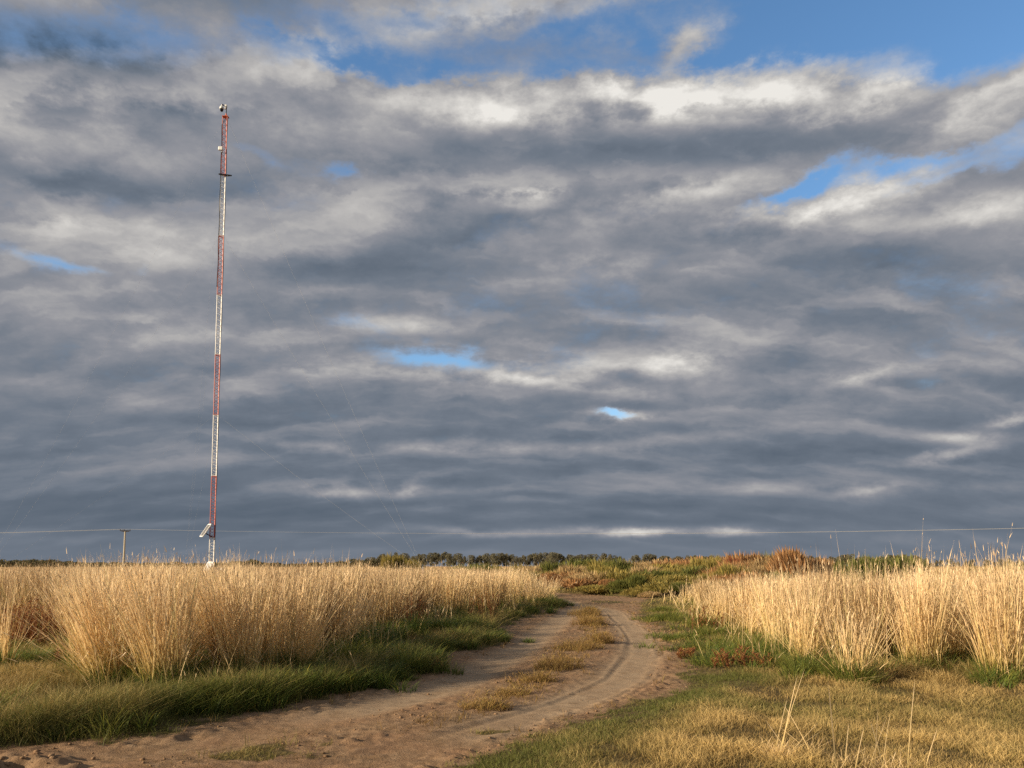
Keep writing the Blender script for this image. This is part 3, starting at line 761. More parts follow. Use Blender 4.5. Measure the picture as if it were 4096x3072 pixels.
def clods():
    ico = [(0, 0, 1), (.89, 0, .45), (.28, .85, .45), (-.72, .53, .45), (-.72, -.53, .45), (.28, -.85, .45), (.72, .53, -.45), (-.28, .85, -.45), (-.89, 0, -.45), (-.28, -.85, -.45), (.72, -.53, -.45), (0, 0, -1)]
    tri = [(0, 1, 2), (0, 2, 3), (0, 3, 4), (0, 4, 5), (0, 5, 1), (1, 6, 2), (2, 7, 3), (3, 8, 4), (4, 9, 5), (5, 10, 1), (6, 7, 2), (7, 8, 3), (8, 9, 4), (9, 10, 5), (10, 6, 1), (6, 11, 7), (7, 11, 8), (8, 11, 9), (9, 11, 10), (10, 11, 6)]
    ico = np.array(ico); tri = np.array(tri)
    x, y = scatter(60000, -12, 9, 5.4, 26)
    d, lt, rt, rs = plan(x, y)
    tr = np.maximum(np.exp(-(lt / 0.5) ** 4), np.exp(-(rt / 0.5) ** 4))
    mud = np.exp(-(((x + 4.6) / 1.0) ** 2 + ((y - 6.8) / 0.4) ** 2))
    p = (d < 0.15) * ((1 - 0.95 * tr) * sstep(0.46, 0.66, fbm(x * 1.1, y * 1.1, 3, 141)) * 0.7 + mud * .8)
    ok = (rng.random(len(x)) < p) & in_view(x, y)
    x, y = x[ok], y[ok]; N = len(x)
    s = (0.004 + 0.016 * rng.random(N) ** 3) * (1 + 0.7 * mud[ok]) * (1 + 0.02 * y)
    V = ico[None] * (s[:, None] * U(0.6, 1.3, N)[:, None])[:, :, None] * U(0.7, 1.3, N * 12).reshape(N, 12, 1)
    V[:, :, 2] *= 0.62
    V = V + np.stack([x, y, height(x, y) + s * 0.25], 1)[:, None, :]
    T = (tri[None] + (np.arange(N) * 12)[:, None, None]).reshape(-1, 3)
    n = N * 12
    return np_mesh('dirt_clods', V.reshape(-1, 3), tris=T, attrs={'road': np.ones(n), 'track': np.zeros(n), 'far': np.zeros(n)}, smooth=False)
tag(link('dirt_clods', clods(), SOIL), 'small clods of loose brown earth on the track', 'earth', kind='stuff')

# ------------------------------------------------------------------ single plants
def tussock_mesh(h, rad, n, lean, seed):
    B = Blades()
    a = U(0, 2 * math.pi, n); r = np.sqrt(U(0, 1, n)) * rad
    ox, oy = np.cos(a) * r, np.sin(a) * r
    hh = h * (1 + rng.normal(0, 0.13, n)) * np.where(rng.random(n) < 0.32, U(0.35, 0.8, n), 1)
    ln = np.stack([ox, oy], 1) * 0.9 + rng.normal(0, 0.17, (n, 2)) * (1 + (rng.random(n) < .15) * 1.8)[:, None] + np.array([lean]) 
    straw_stems(B, np.stack([ox, oy, np.full(n, -0.04)], 1), hh, ln, np.clip(0.55 + rng.normal(0, 0.2, n), 0, 1), 0.0085 * U(0.6, 1.4, n), 3, 5)
    return B.mesh('stems')
def leaves_mesh(h, rad, n):
    B = Blades()
    a = U(0, 2 * math.pi, n); r = np.sqrt(U(0, 1, n)) * rad
    hh = h * U(0.4, 1.1, n); b = a + rng.normal(0, .6, n); l = hh * U(0.2, 1.1, n)
    B.add(np.stack([np.cos(a) * r, np.sin(a) * r, np.full(n, -0.03)], 1), hh, np.stack([np.cos(b) * l, np.sin(b) * l], 1), 0.008 * U(.6, 1.4, n),
          b + math.pi / 2, U(0, 1, n), nseg=4, bend=2.0)
    return B.mesh('leaves')
TUSS = [  # px, py foot, height, radius, stems, lean x,y, label
    (430, 2790, 1.40, .22, 330, (-.42, .0), 'widest fanned straw tussock at the front of the field, russet dock beside it'),
    (650, 2796, 1.42, .24, 330, (-.20, .0), 'upright straw tussock between the widest fanned one and the one above the dark green tufts'),
    (960, 2760, 1.42, .22, 300, (-.25, .05), 'straw tussock leaning over the dark green tufts below the mast'),
    (1190, 2736, 1.36, .20, 240, (.16, .0), 'straw tussock with loose stems leaning toward the dirt road'),
    (1560, 2560, 1.25, .26, 260, (.05, .0), 'straw tussock at the field corner where russet weeds grow'),
    (2150, 2428, .95, .42, 300, (.18, .0), 'low straw tussock at the tip of the field on the road bend'),
    (12, 2730, 1.25, .12, 90, (.05, .0), 'thin pale tussock cut by the left edge of the photo'),
    (3222, 2700, 1.35, .18, 210, (.10, .0), 'straw tussock spraying out of bright green leaves beside the lawn'),
    (3410, 2752, .98, .20, 130, (-.02, .0), 'short sparse brown tussock standing forward on the lawn'),
    (3690, 2704, 1.62, .26, 340, (-.02, .0), 'tallest pale straw tussock of the stand across the road'),
    (3830, 2680, 1.45, .20, 220, (.16, .0), 'straw tussock leaning toward the gap near the fence posts'),
    (4010, 2744, 1.72, .24, 330, (.02, .0), 'straw tussock at the right edge of the photo'),
    (2900, 2520, 1.05, .30, 260, (-.05, .0), 'straw tussock at the road end of the stand, above green grass'),
]
for (px, py, h, r, n, lean, lab) in TUSS:
    c = gp(px, py); x = np.array([c[0]]); y = np.array([c[1]])
    t = tag(empty('straw_tussock', (c[0], c[1], float(height(x, y, False)[0]))), lab, 'grass tussock', 'straw tussocks at the front of the tall grass')
    link('stems', tussock_mesh(h, r, n, lean, 0), STRAW, t)
    link('base_leaves', leaves_mesh(0.40, r * 1.3, 260), GREEN, t)

def weed_mesh(h, rad, n, flat):
    B = Blades()
    a = U(0, 2 * math.pi, n); r = np.sqrt(U(0, 1, n)) * rad * (0.7 + 0.6 * vnoise(a * 1.2, a * 0 + h * 40, 3))
    hh = h * U(0.25, 1.15, n) * (1.15 - 0.6 * r / rad); b = U(0, 2 * math.pi, n); l = hh * flat * U(0.3, 1.5, n)
    C = B.add(np.stack([np.cos(a) * r, np.sin(a) * r * 0.8, np.full(n, -0.012)], 1), hh, np.stack([np.cos(b) * l, np.sin(b) * l], 1), 0.006 * U(.6, 1.5, n),
          U(0, math.pi, n), U(0, 1, n), nseg=3, bend=1.6)
    for k in range(3):
        P = C[np.arange(n), rng.integers(1, 4, n)]; b = U(0, 2 * math.pi, n); L = U(0.02, 0.06, n)
        B.add(P, L * U(-0.2, 0.9, n), np.stack([np.cos(b) * L, np.sin(b) * L], 1), 0.007 * U(.6, 1.4, n), U(0, math.pi, n), U(0, 1, n), a0=0.6, nseg=2)
    return B.mesh('weed_clump')
WEEDS = [  # px, py, radius, height, flatness, label
    (1945, 2832, .30, .13, 1.2, 'low flattened brown weed clump, nearest of those along the middle of the track'),
    (2060, 2772, .22, .11, 1.3, 'thin straggling weed clump with a long straw, second along the middle of the track'),
    (2150, 2718, .30, .14, 1.0, 'ochre weed clump just before the widest tangle on the track middle'),
    (2225, 2672, .42, .20, 0.8, 'bushy ochre weed clump with green heart on the track middle'),
    (2310, 2600, .55, .18, 1.0, 'sprawling brown weed clump across the track middle'),
    (2400, 2572, .34, .26, 0.7, 'dark upright weed clump casting a shadow toward the tyre ruts'),
    (2360, 2500, .50, .28, 0.7, 'tall olive weed clump on the track middle before the bend'),
    (2345, 2462, .55, .34, 0.6, 'golden weed clump farthest along the track middle'),
    (1700, 2680, .34, .22, 1.0, 'dried brown weed sprawling off the green verge onto the road'),
    (1000, 2400, .2, .2, .8, None),
]
for (px, py, r, h, fl, lab) in WEEDS:
    if not lab: continue
    c = gp(px, py); z = float(height(np.array([c[0]]), np.array([c[1]]), False)[0])
    o = link('weed_clump', weed_mesh(h * 1.4, r * 0.95, int(440 * (r / .35)), fl), DRYWEED, None, (c[0], c[1], z))
    tag(o, lab, 'weed clump', 'weed clumps along the middle of the track')

MEDIAN = G([(1500, 2975), (1800, 2890), (1950, 2832), (2060, 2772), (2150, 2718), (2225, 2672), (2310, 2600), (2400, 2560), (2375, 2490), (2350, 2450), (2390, 2425)])
def sprigs():
    B = Blades()
    x, y = scatter(26000, -6, 6, 6.5, 40)
    md, _ = seg_dist(x, y, MEDIAN, False)
    d, lt, rt, rs = plan(x, y)
    patchy = sstep(0.34, 0.54, fbm(x * 1.1, y * 1.1, 3, 151))
    p = np.exp(-(md / 0.30) ** 2) * patchy * 0.9 + (d < 0) * sstep(-0.9, -0.1, d) * 0.10 * patchy
    p *= sstep(6.5, 11, y) * 0.8 + 0.2
    ok = (rng.random(len(x)) < p) & (np.minimum(lt, rt) > 0.3)
    x, y = x[ok], y[ok]; k = 9; n = len(x) * k
    x = np.repeat(x, k) + rng.normal(0, .035, n); y = np.repeat(y, k) + rng.normal(0, .035, n)
    h = U(.02, .13, n); a = U(0, 2 * math.pi, n); l = U(.02, .14, n)
    B.add(np.stack([x, y, height(x, y) - .006], 1), h, np.stack([np.cos(a) * l, np.sin(a) * l], 1), (.0035 + .0003 * y) * U(.6, 1.4, n), U(0, math.pi, n), U(0, 1, n), nseg=2, bend=1.5)
    return B.mesh('track_weeds')
tag(link('track_weeds', sprigs(), DRYWEED), 'sparse dry weeds and stubble between the wheel ruts', 'weeds', kind='stuff')

def dock_mesh(h, rad, n):
    B = Blades()
    a = U(0, 2 * math.pi, n); r = np.sqrt(U(0, 1, n)) * rad
    ln = rng.normal(0, 0.10, (n, 2))
    C = B.add(np.stack([np.cos(a) * r, np.sin(a) * r, np.full(n, -0.03)], 1), h * U(0.5, 1.1, n), ln, 0.009 * U(.7, 1.3, n), U(0, math.pi, n), U(0, .85, n), nseg=4, wob=.008)
    for k in range(40):
        t = U(0.2, 1.0, n); f = t * 4; i = np.minimum(f.astype(int), 3); fr = (f - i)[:, None]
        P = C[np.arange(n), i] * (1 - fr) + C[np.arange(n), i + 1] * fr
        b = U(0, 2 * math.pi, n); L = U(0.02, 0.09, n)
        B.add(P, L * U(0.2, 1.0, n), np.stack([np.cos(b) * L, np.sin(b) * L], 1), 0.016 * U(.5, 1.3, n), U(0, math.pi, n), U(0, 1, n), a0=0.5, nseg=2)
    return B.mesh('dock_plant')
DOCKS = [(160, 2622, .55, .95, 110, 'dense russet dock plant in the gap of the tall grass near the left edge'),
         (60, 2616, .45, .85, 80, 'smaller russet dock plant hard against the left edge'),
         (250, 2606, .30, .80, 40, 'russet dock plant touching the fanned straw tussock'),
         (250, 2712, .10, .30, 10, 'little dried brown dock sprout on the grass before the russet plants'),
         (510, 2770, .05, .38, 4, 'single thin russet stalk on the verge under the straw tussocks'),
         (1640, 2560, .45, 1.0, 34, 'russet weed standing among straw at the field corner'),
         (1930, 2500, .50, 1.0, 30, 'rust brown weed leaning at the green verge before the road bend'),
         (2830, 2540, .40, .65, 22, 'brown weed at the road end of the golden stand'),
         (2960, 2690, .45, .30, 34, 'low rust coloured weed spreading on the lawn side below the golden stand'),
         (2740, 2640, .15, .22, 18, 'small rust weed at the edge of the bare soil beside the tyre ruts'),
         (3880, 2640, .45, .95, 40, 'dark brown weed filling the gap before the last straw tussock')]
for (px, py, r, h, n, lab) in DOCKS:
    c = gp(px, py); z = float(height(np.array([c[0]]), np.array([c[1]]), False)[0])
    o = link('dock_plant', dock_mesh(h, r, n), RUSSET, None, (c[0], c[1], z))
    tag(o, lab, 'weed', 'russet weeds at the grass edges')

# foreground stalks
def stalks(B, px, py, tips, wid=0.0085):
    c = gp(px, py)
    z = float(height(np.array([c[0]]), np.array([c[1]]), False)[0])
    for (bx, tx, ty) in tips:
        b = gp(bx, py + rng.uniform(-25, 25)); p = wp(tx, ty, b[1] + rng.uniform(-.08, .25))
        B.add(np.array([[b[0] - c[0], b[1] - c[1], -0.02]]), np.array([p.z - z]), np.array([[p.x - b[0], p.y - b[1]]]), np.array([wid * rng.uniform(.7, 1.25)]),
              np.array([rng.uniform(-.35, .35)]), np.array([rng.uniform(.6, .95)]), a0=0.12, nseg=6, bend=1.15, prof=lambda q: 1 - .6 * q)
    for (bx, tx, ty) in tips:
        b0 = gp(bx, py + rng.uniform(-30, 30)); n = 20
        hh = U(.03, .17, n); a = U(0, 2 * math.pi, n); l = hh * U(.2, 1.3, n)
        B.add(np.stack([b0[0] - c[0] + rng.normal(0, .035, n), b0[1] - c[1] + rng.normal(0, .035, n), np.full(n, -.02)], 1), hh, np.stack([np.cos(a) * l, np.sin(a) * l], 1), wid * U(.35, .7, n), U(0, math.pi, n), U(.2, .9, n), a0=.1, nseg=4, bend=1.8)
    return c, z
FRONT = [('sparse spray of pale upright stalks rising from the lawn at the bottom edge', 3440, 3150,
          [(3345, 3310, 2700), (3350, 3315, 2740), (3500, 3512, 2820), (3470, 3550, 2850), (3530, 3560, 2842), (3420, 3455, 2900), (3630, 3660, 2700), (3610, 3690, 2860), (3540, 3480, 2870), (3700, 3750, 2900), (3380, 3395, 2880), (3560, 3585, 2990)]),
         ('low tangle of bent straw stalks on the lawn beside the upright spray', 3140, 3070,
          [(3260, 3130, 2800), (3235, 3120, 2900), (3125, 3190, 2690), (3110, 3220, 2660), (3150, 3275, 2880), (3130, 3300, 2905), (3060, 3000, 2960), (3150, 3080, 2900), (3170, 3060, 2870), (3100, 3150, 2780), (3090, 3170, 2800)])]
for lab, px, py, tips in FRONT:
    B = Blades(); c, z = stalks(B, px, py, tips)
    tag(link('grass_stalks', B.mesh('grass_stalks'), STRAW, None, (c[0], c[1], z)), lab, 'grass stalks', 'pale stalks standing on the lawn')

# ------------------------------------------------------------------ shrubs of the thicket behind the bend
def shrub_mesh(n, w, h, up):
    B = Blades()
    # strands from points through a lumpy dome, pointing up and out
    k = 7
    cc = np.stack([rng.normal(0, .30, k) * w, rng.normal(0, .30, k) * w, U(.15, .55, k) * h], 1); cr = U(.32, .55, k)
    i = rng.integers(0, k, n)
    d = rng.normal(0, 1, (n, 3)); d /= np.linalg.norm(d, axis=1)[:, None]; d[:, 2] = np.abs(d[:, 2]) * 1.1 - 0.25
    rr = U(0.45, 1.0, n) ** 0.6
    P = cc[i] + d * (cr[i] * rr)[:, None] * np.array([w, w, h]) * 0.9
    P[:, 2] = np.maximum(P[:, 2], 0.02)
    L = U(.12, .34, n) * h
    out = d[:, :2] * L[:, None] * U(.1, .7, n)[:, None] + rng.normal(0, .03, (n, 2)) + np.array([.05, 0.0]) * h * up
    B.add(P, L, out, U(.014, .034, n), U(0, math.pi, n), np.clip(U(0, 1, n), 0, 1), nseg=2, bend=1.3, prof=lambda q: 1)
    V = B.V[0]
    V[:, 2] /= np.percentile(V[:, 2], 99.0); V[:, :2] -= np.median(V[:, :2], 0)
    V[:, :2] /= (np.percentile(V[:, 0], 97) - np.percentile(V[:, 0], 3))
    return B.mesh('foliage')
def shrub_stem(w, h):
    b = MB()
    for k in range(7):
        a = random.uniform(0, 6.28); r = random.uniform(.08, .3)
        b.poly([(0, 0, -.05), (math.cos(a) * r * w * .4, math.sin(a) * r * w * .4, h * .35), (math.cos(a) * r * w, math.sin(a) * r * w, h * .75)], [.03, .02, .008], 5)
    me = bpy.data.meshes.new('stem'); me.from_pydata(b.v, [], b.f); me.update()
    return me
BARK = solid('bark', (0.16, 0.13, 0.10), 0.9, 0, 0.4, 12)
def leafm(name, col, dark, hi):
    return blade_mat(name, [(0.0, tuple(c * .75 for c in col)), (1.0, col)], [(0.0, dark), (0.5, (1, 1, 1)), (1.0, hi)], 0.38, 0.6)
SH = {'olive': leafm('olive_foliage', (0.34, 0.28, 0.080), (.45, .5, .5), (1.5, 1.35, 1.2)),
      'green': leafm('green_foliage', (0.20, 0.21, 0.058), (.45, .5, .5), (1.5, 1.4, 1.2)),
      'rust': leafm('rust_foliage', (0.47, 0.27, 0.12), (.5, .5, .5), (1.4, 1.3, 1.2)),
      'red': leafm('red_foliage', (0.34, 0.10, 0.05), (.5, .5, .5), (1.3, 1.5, 1.2)),
      'tan': leafm('tan_foliage', (0.56, 0.40, 0.20), (.5, .5, .5), (1.3, 1.3, 1.2))}
SHV = [(shrub_mesh(2600, 1.0, 1.0, u), shrub_stem(1, 1)) for u in (0.4, 0.8, 1.2, 0.6)]
shv = {}
def shrub(px, ptop, Y, wpx, kind, lab, grp):
    """px: centre column, ptop: top row at distance Y, wpx: width in photo pixels"""
    X = wp(px, 2265, Y).x; top = wp(px, ptop, Y).z; w = wpx / F * Y * 1.15
    key = (kind, random.randrange(len(SHV)))
    if key not in shv:
        f = SHV[key[1]][0].copy(); f.materials.clear(); f.materials.append(SH[kind]); shv[key] = f
    z = float(height(np.array([X]), np.array([float(Y)]), False)[0])
    t = tag(empty('shrub', (X, Y, z), random.uniform(0, 6.28)), lab, 'shrub', grp)
    t.scale = (w, w, max(.3, (top - z)))
    link('foliage', shv[key], None, t); link('stem', SHV[key[1]][1], BARK, t)
G1 = 'shrubs of the thicket behind the road bend'
C1 = {'olive': 'olive shrub in the thicket where the dirt road bends away', 'green': 'dark green shrub in the thicket where the dirt road bends away',
      'rust': 'rust brown shrub in the thicket where the dirt road bends away', 'red': None, 'tan': 'tan dry shrub in the thicket where the dirt road bends away'}
THICKET = [  # px, top, distance, width px, kind
    (2090, 2262, 74, 120, 'olive'), (2190, 2264, 70, 130, 'tan'), (2130, 2266, 62, 130, 'tan'), (2230, 2250, 66, 120, 'green'), (2330, 2240, 66, 130, 'green'), (2290, 2262, 58, 120, 'tan'),
    (2400, 2244, 64, 130, 'olive'), (2470, 2240, 62, 120, 'green'), (2540, 2248, 66, 150, 'tan'), (2620, 2246, 70, 150, 'tan'), (2700, 2244, 68, 140, 'rust'), (2800, 2230, 62, 150, 'olive'),
    (2770, 2236, 66, 150, 'rust'), (2880, 2234, 60, 130, 'olive'), (2260, 2290, 52, 120, 'rust'), (2180, 2286, 56, 110, 'olive'), (2350, 2290, 50, 130, 'tan'), (2320, 2312, 49, 110, 'rust'), (2430, 2280, 51, 130, 'olive'),
    (2420, 2316, 48, 80, 'rust'), (2520, 2290, 49, 150, 'olive'), (2490, 2320, 46.5, 110, 'green'), (2560, 2300, 46, 110, 'green'), (2630, 2284, 50, 150, 'green'), (2680, 2300, 47, 120, 'olive'),
    (2720, 2272, 52, 140, 'olive'), (2780, 2268, 52, 120, 'green'), (2650, 2326, 45, 130, 'olive'), (2800, 2300, 46, 110, 'olive'), (2740, 2330, 44, 100, 'green'), (2830, 2320, 43, 120, 'tan'), (2900, 2300, 44, 130, 'rust'),
    (2880, 2270, 50, 120, 'rust'), (2950, 2250, 54, 130, 'rust'), (3010, 2236, 58, 130, 'rust'), (3060, 2222, 58, 140, 'green'), (2990, 2290, 46, 130, 'rust'), (3120, 2240, 56, 120, 'olive'), (3100, 2290, 46, 120, 'green'),
    (3240, 2250, 56, 120, 'rust'), (3330, 2256, 60, 120, 'olive'), (2560, 2350, 43.5, 90, 'olive'), (2380, 2340, 47, 100, 'olive'), (2460, 2352, 46, 70, 'green'), (2100, 2290, 62, 110, 'olive'), (2610, 2366, 42, 70, 'tan'), (3090, 2232, 53, 150, 'tan'), (3250, 2236, 52, 150, 'rust'), (3130, 2226, 60, 150, 'olive'), (3010, 2262, 50, 160, 'tan'), (2860, 2246, 64, 170, 'olive'), (2680, 2258, 60, 170, 'olive'), (2560, 2266, 56, 170, 'tan'), (2420, 2262, 58, 160, 'olive'), (2300, 2270, 62, 160, 'olive'), (2930, 2262, 47, 140, 'olive'),
]
for (px, top, Y, wd, kd) in THICKET:
    shrub(px, top, Y, wd, kd, C1[kd], G1)
shrub(2945, 2234, 55.5, 60, 'red', 'brick red shrub on the crest of the thicket below the highest rust shrub', G1)
shrub(2975, 2216, 57, 120, 'rust', 'rust brown shrub with ragged top cresting the thicket beside the green crowned one', G1)
shrub(3170, 2198, 50, 135, 'rust', 'tall round topped russet shrub standing behind the golden stand, highest of all', None)
shrub(1590, 2222, 62, 108, 'olive', 'lone olive shrub standing out of the dry field before the windbreak', None)
shrub(1630, 2240, 64, 90, 'olive', 'lower olive shrub joined to the lone one in the dry field', None)
G2 = 'green shrubs behind the golden stand'
for (px, top, Y, wd) in ((3470, 2236, 40, 130), (3540, 2232, 40, 120), (3610, 2234, 41, 120), (3660, 2244, 42, 90), (3410, 2246, 44, 110)):
    shrub(px, top, Y, wd, 'green', 'dark green shrub just showing over the golden stand', G2)
for (px, top, Y, wd, kd, lab) in ((3960, 2270, 40, 120, 'olive', 'olive and rust shrub in the gap beside the fence posts'), (4090, 2252, 44, 100, 'green', 'dark green shrub behind the right fence post'),
                                  (4000, 2275, 42, 80, 'rust', 'rust shrub behind the thinner fence post'), (3880, 2290, 46, 160, 'tan', 'tan low shrub seen through the gap of the golden stand'),
                                  (3800, 2296, 48, 140, 'rust', 'rust low shrub behind the tallest pale straw tussock')):
    shrub(px, top, Y, wd, kd, lab, 'shrubs round the fence posts')
for (px, top, Y, wd, kd) in ((1850, 2262, 75, 70, 'green'), (1925, 2258, 72, 90, 'green'), (1975, 2262, 78, 70, 'olive')):
    shrub(px, top, Y, wd, kd, 'small shrub poking out of the dry field between the lone olive shrub and the thicket', 'small shrubs in the dry field')

# low plants of the clearing at the bend
for (px, py, r, h, kd) in ():
    pass

# ------------------------------------------------------------------ far trees
def crown_mesh(n, w, h0, h1, clumps):
    V = []; 
    k = clumps
    cz = U(h0 + .12 * (h1 - h0), h1 - .12 * (h1 - h0), k); cw = w * U(.25, .55, k)
    cx = rng.normal(0, .26, k) * w; cy = rng.normal(0, .26, k) * w
    i = rng.integers(0, k, n)
    d = rng.normal(0, 1, (n, 3)); d /= np.linalg.norm(d, axis=1)[:, None]
    P = np.stack([cx[i], cy[i], cz[i]], 1) + d * (cw[i] * U(.3, 1, n) ** .6)[:, None] * np.array([1, 1, 1.25])
    P[:, 2] = np.clip(P[:, 2], h0 * .8, h1)
    u = rng.normal(0, 1, (n, 3)); u /= np.linalg.norm(u, axis=1)[:, None]
    v = np.cross(u, rng.normal(0, 1, (n, 3))); v /= np.linalg.norm(v, axis=1)[:, None]
    s = U(.14, .34, n)[:, None]
    Q = np.stack([P - u * s - v * s * .6, P + u * s - v * s * .6, P + u * s + v * s * .6, P - u * s + v * s * .6], 1).reshape(-1, 3)
    return np_mesh('crown', Q, quads=np.arange(n * 4).reshape(-1, 4), attrs={'along': np.ones(n * 4), 'tint': np.repeat(U(0, 1, n), 4), 'green': np.zeros(n * 4)})
def trunk_mesh(h, r, split):
    b = MB()
    tops = []
    x = random.uniform(-.3, .3)
    b.poly([(0, 0, -.2), (x * .3, .05, h * .35), (x, .1, h * .6)], [r, r * .8, r * .55], 7)
    for k in range(split):
        a = random.uniform(0, 6.28); q = random.uniform(.6, 1.5)
        b.poly([(x * .3, .05, h * random.uniform(.3, .45)), (x * .5 + math.cos(a) * q * .5, math.sin(a) * q * .5, h * .62), (x + math.cos(a) * q, math.sin(a) * q, h * .9)], [r * .5, r * .35, r * .12], 5)
    me = bpy.data.meshes.new('trunk'); me.from_pydata(b.v, [], b.f); me.update()
    return me
TREE_LEAF = leafm('tree_foliage', (0.180, 0.172, 0.112), (.55, .55, .6), (1.4, 1.3, 1.15))  # both tree foliage colours greyed and lightened to stand in for distance haze
TREE_LEAF_B = leafm('tree_foliage_b', (0.195, 0.180, 0.115), (.55, .55, .6), (1.4, 1.3, 1.15))
TRUNK = solid('pale_bark', (0.30, 0.26, 0.21), 0.9, 0, 0.4, 2)
TV = [(crown_mesh(1100, w, h0, 10.0, cl), trunk_mesh(10.0, .17, 4), lm) for (w, h0, cl, lm) in
      ((3.4, 2.6, 9, TREE_LEAF), (3.8, 1.8, 10, TREE_LEAF), (2.8, 3.2, 8, TREE_LEAF_B), (3.4, 1.6, 9, TREE_LEAF_B), (2.6, 2.4, 8, TREE_LEAF), (4.2, 0.6, 11, TREE_LEAF))]
tproto = []
def tree(X, Y, s, v, lab, grp, sx=1.0):
    t = tag(empty('windbreak_tree', (X, Y, 0), random.uniform(0, 6.28)), lab, 'tree', grp)
    t.scale = (s * sx, s * sx, s)
    link('crown', TV[v][0], TV[v][2], t); link('trunk', TV[v][1], TRUNK, t)
LW = 'slender grey green tree of the long windbreak on the horizon'
px = 1440.0
while px < 3700:
    Y = random.uniform(585, 640)
    gap = (1862 < px < 1876) or (2500 < px < 2528) or (2395 < px < 2402)
    if not gap:
        s = (2273 - (2216 + random.uniform(-5, 5) + 5 * math.sin(px * .031) + (9 if random.random() < .2 else 0) + (8 if px > 2450 else 0) + max(0, (1600 - px) * 0.10))) / F * Y / 10.0
        tree((px - CX) / F * Y, Y, s, random.randrange(5), LW, 'trees of the horizon windbreak', 1.0)
    px += random.uniform(8, 15)
for (a, b_, step, top, lab, grp) in ((3690, 4130, 17, 2240, 'grey tree of the row on the horizon behind the fence posts', 'trees behind the fence posts'),):
    px = a
    while px < b_:
        if not (3772 < px < 3790 or 3838 < px < 3852 or 3905 < px < 3925):
            Y = random.uniform(500, 540)
            tree((px - CX) / F * Y, Y, (2276 - (top + random.uniform(-6, 12))) / F * Y / 10.0, random.choice((0, 1, 3, 5)), lab, grp, 1.1)
        px += random.uniform(.7, 1.3) * step
def far_wood():
    Vs = []; n = 0; As = []; Ts = []
    px = -300.0
    B = []
    while px < 1500:
        Y = rng.uniform(380, 460)
        top = np.interp(px, [-300, 0, 150, 300, 420, 560, 800, 950, 1010, 1060, 1120, 1200, 1300, 1420, 1500], [2236, 2238, 2238, 2246, 2250, 2252, 2254, 2252, 2242, 2250, 2256, 2258, 2252, 2244, 2240]) + rng.normal(0, 3)
        h = (2265 - top) / F * Y + H; w = rng.uniform(3, 5.5)
        m = 420
        d = rng.normal(0, 1, (m, 3)); d /= np.linalg.norm(d, axis=1)[:, None]
        P = np.array([(px - CX) / F * Y, Y, h * .5]) + d * (U(.5, 1, m) ** .5)[:, None] * np.array([w, w, h * .5])
        u = rng.normal(0, 1, (m, 3)); u /= np.linalg.norm(u, axis=1)[:, None]
        v = np.cross(u, rng.normal(0, 1, (m, 3))); v /= np.linalg.norm(v, axis=1)[:, None]
        s = U(.15, .40, m)[:, None]
        B.append(np.stack([P - u * s - v * s, P + u * s - v * s, P + u * s + v * s, P - u * s + v * s], 1).reshape(-1, 3))
        px += rng.uniform(9, 22)
    V = np.concatenate(B); k = len(V)
    return np_mesh('far_wood', V, quads=np.arange(k).reshape(-1, 4), attrs={'along': np.ones(k), 'tint': np.repeat(U(0, 1, k // 4), 4), 'green': np.zeros(k)})
WOODM = leafm('wood_foliage', (0.115, 0.105, 0.050), (.55, .55, .6), (1.4, 1.3, 1.15))
tag(link('far_wood', far_wood(), WOODM), 'low olive brown wood along the horizon behind the utility pole', 'wood', kind='stuff')

# ------------------------------------------------------------------ the guyed lattice mast
def paint(name, col):
    m, b, out = new_mat(name)
    tc = b.node('ShaderNodeTexCoord').outputs['Object']
    n = b.noise(tc, 9, 6, 0.65); n2 = b.noise(tc, 1.3, 3, 0.5)
    c = b.ramp(n, [(0.3, tuple(x * .72 for x in col)), (0.6, col)])
    c = b.mix(b.rng(n2, .52, .7, 0, .4), c, tuple(min(.9, x * 1.1 + .05) for x in col))
    c = b.mix(b.rng(n, .70, .76, 0, .7), c, (.20, .17, .15))
    pb = b.node('ShaderNodeBsdfPrincipled'); b.put(pb.inputs['Base Color'], c); pb.inputs['Roughness'].default_value = .5
    b.put(out.inputs[0], pb.outputs[0]); return m
RED = paint('red_paint', (0.52, 0.085, 0.05)); WHITE = paint('white_paint', (0.86, 0.85, 0.82))
BLACK = solid('black_steel', (0.016, 0.016, 0.018), 0.5, 0.3, .3)
PLAST = solid('white_plastic', (0.82, 0.81, 0.78), 0.35, 0, .06)
GALV = solid('galvanised_steel', (0.42, 0.43, 0.44), 0.45, 0.6, .25, 14)
WIRE = solid('wire_steel', (0.50, 0.50, 0.49), 0.8, 0.0, .1, 3, spec=.1)
CELL = solid('solar_cells', (0.15, 0.15, 0.15), 0.5, 0.0, .15, 8)
ALU = solid('aluminium_frame', (0.84, 0.84, 0.83), 0.5, 0.0, .1, 10)
DOME = solid('smoked_dome', (0.010, 0.010, 0.012), 0.08, 0, .1)
ORANGE = paint('orange_paint', (0.60, 0.12, 0.04))

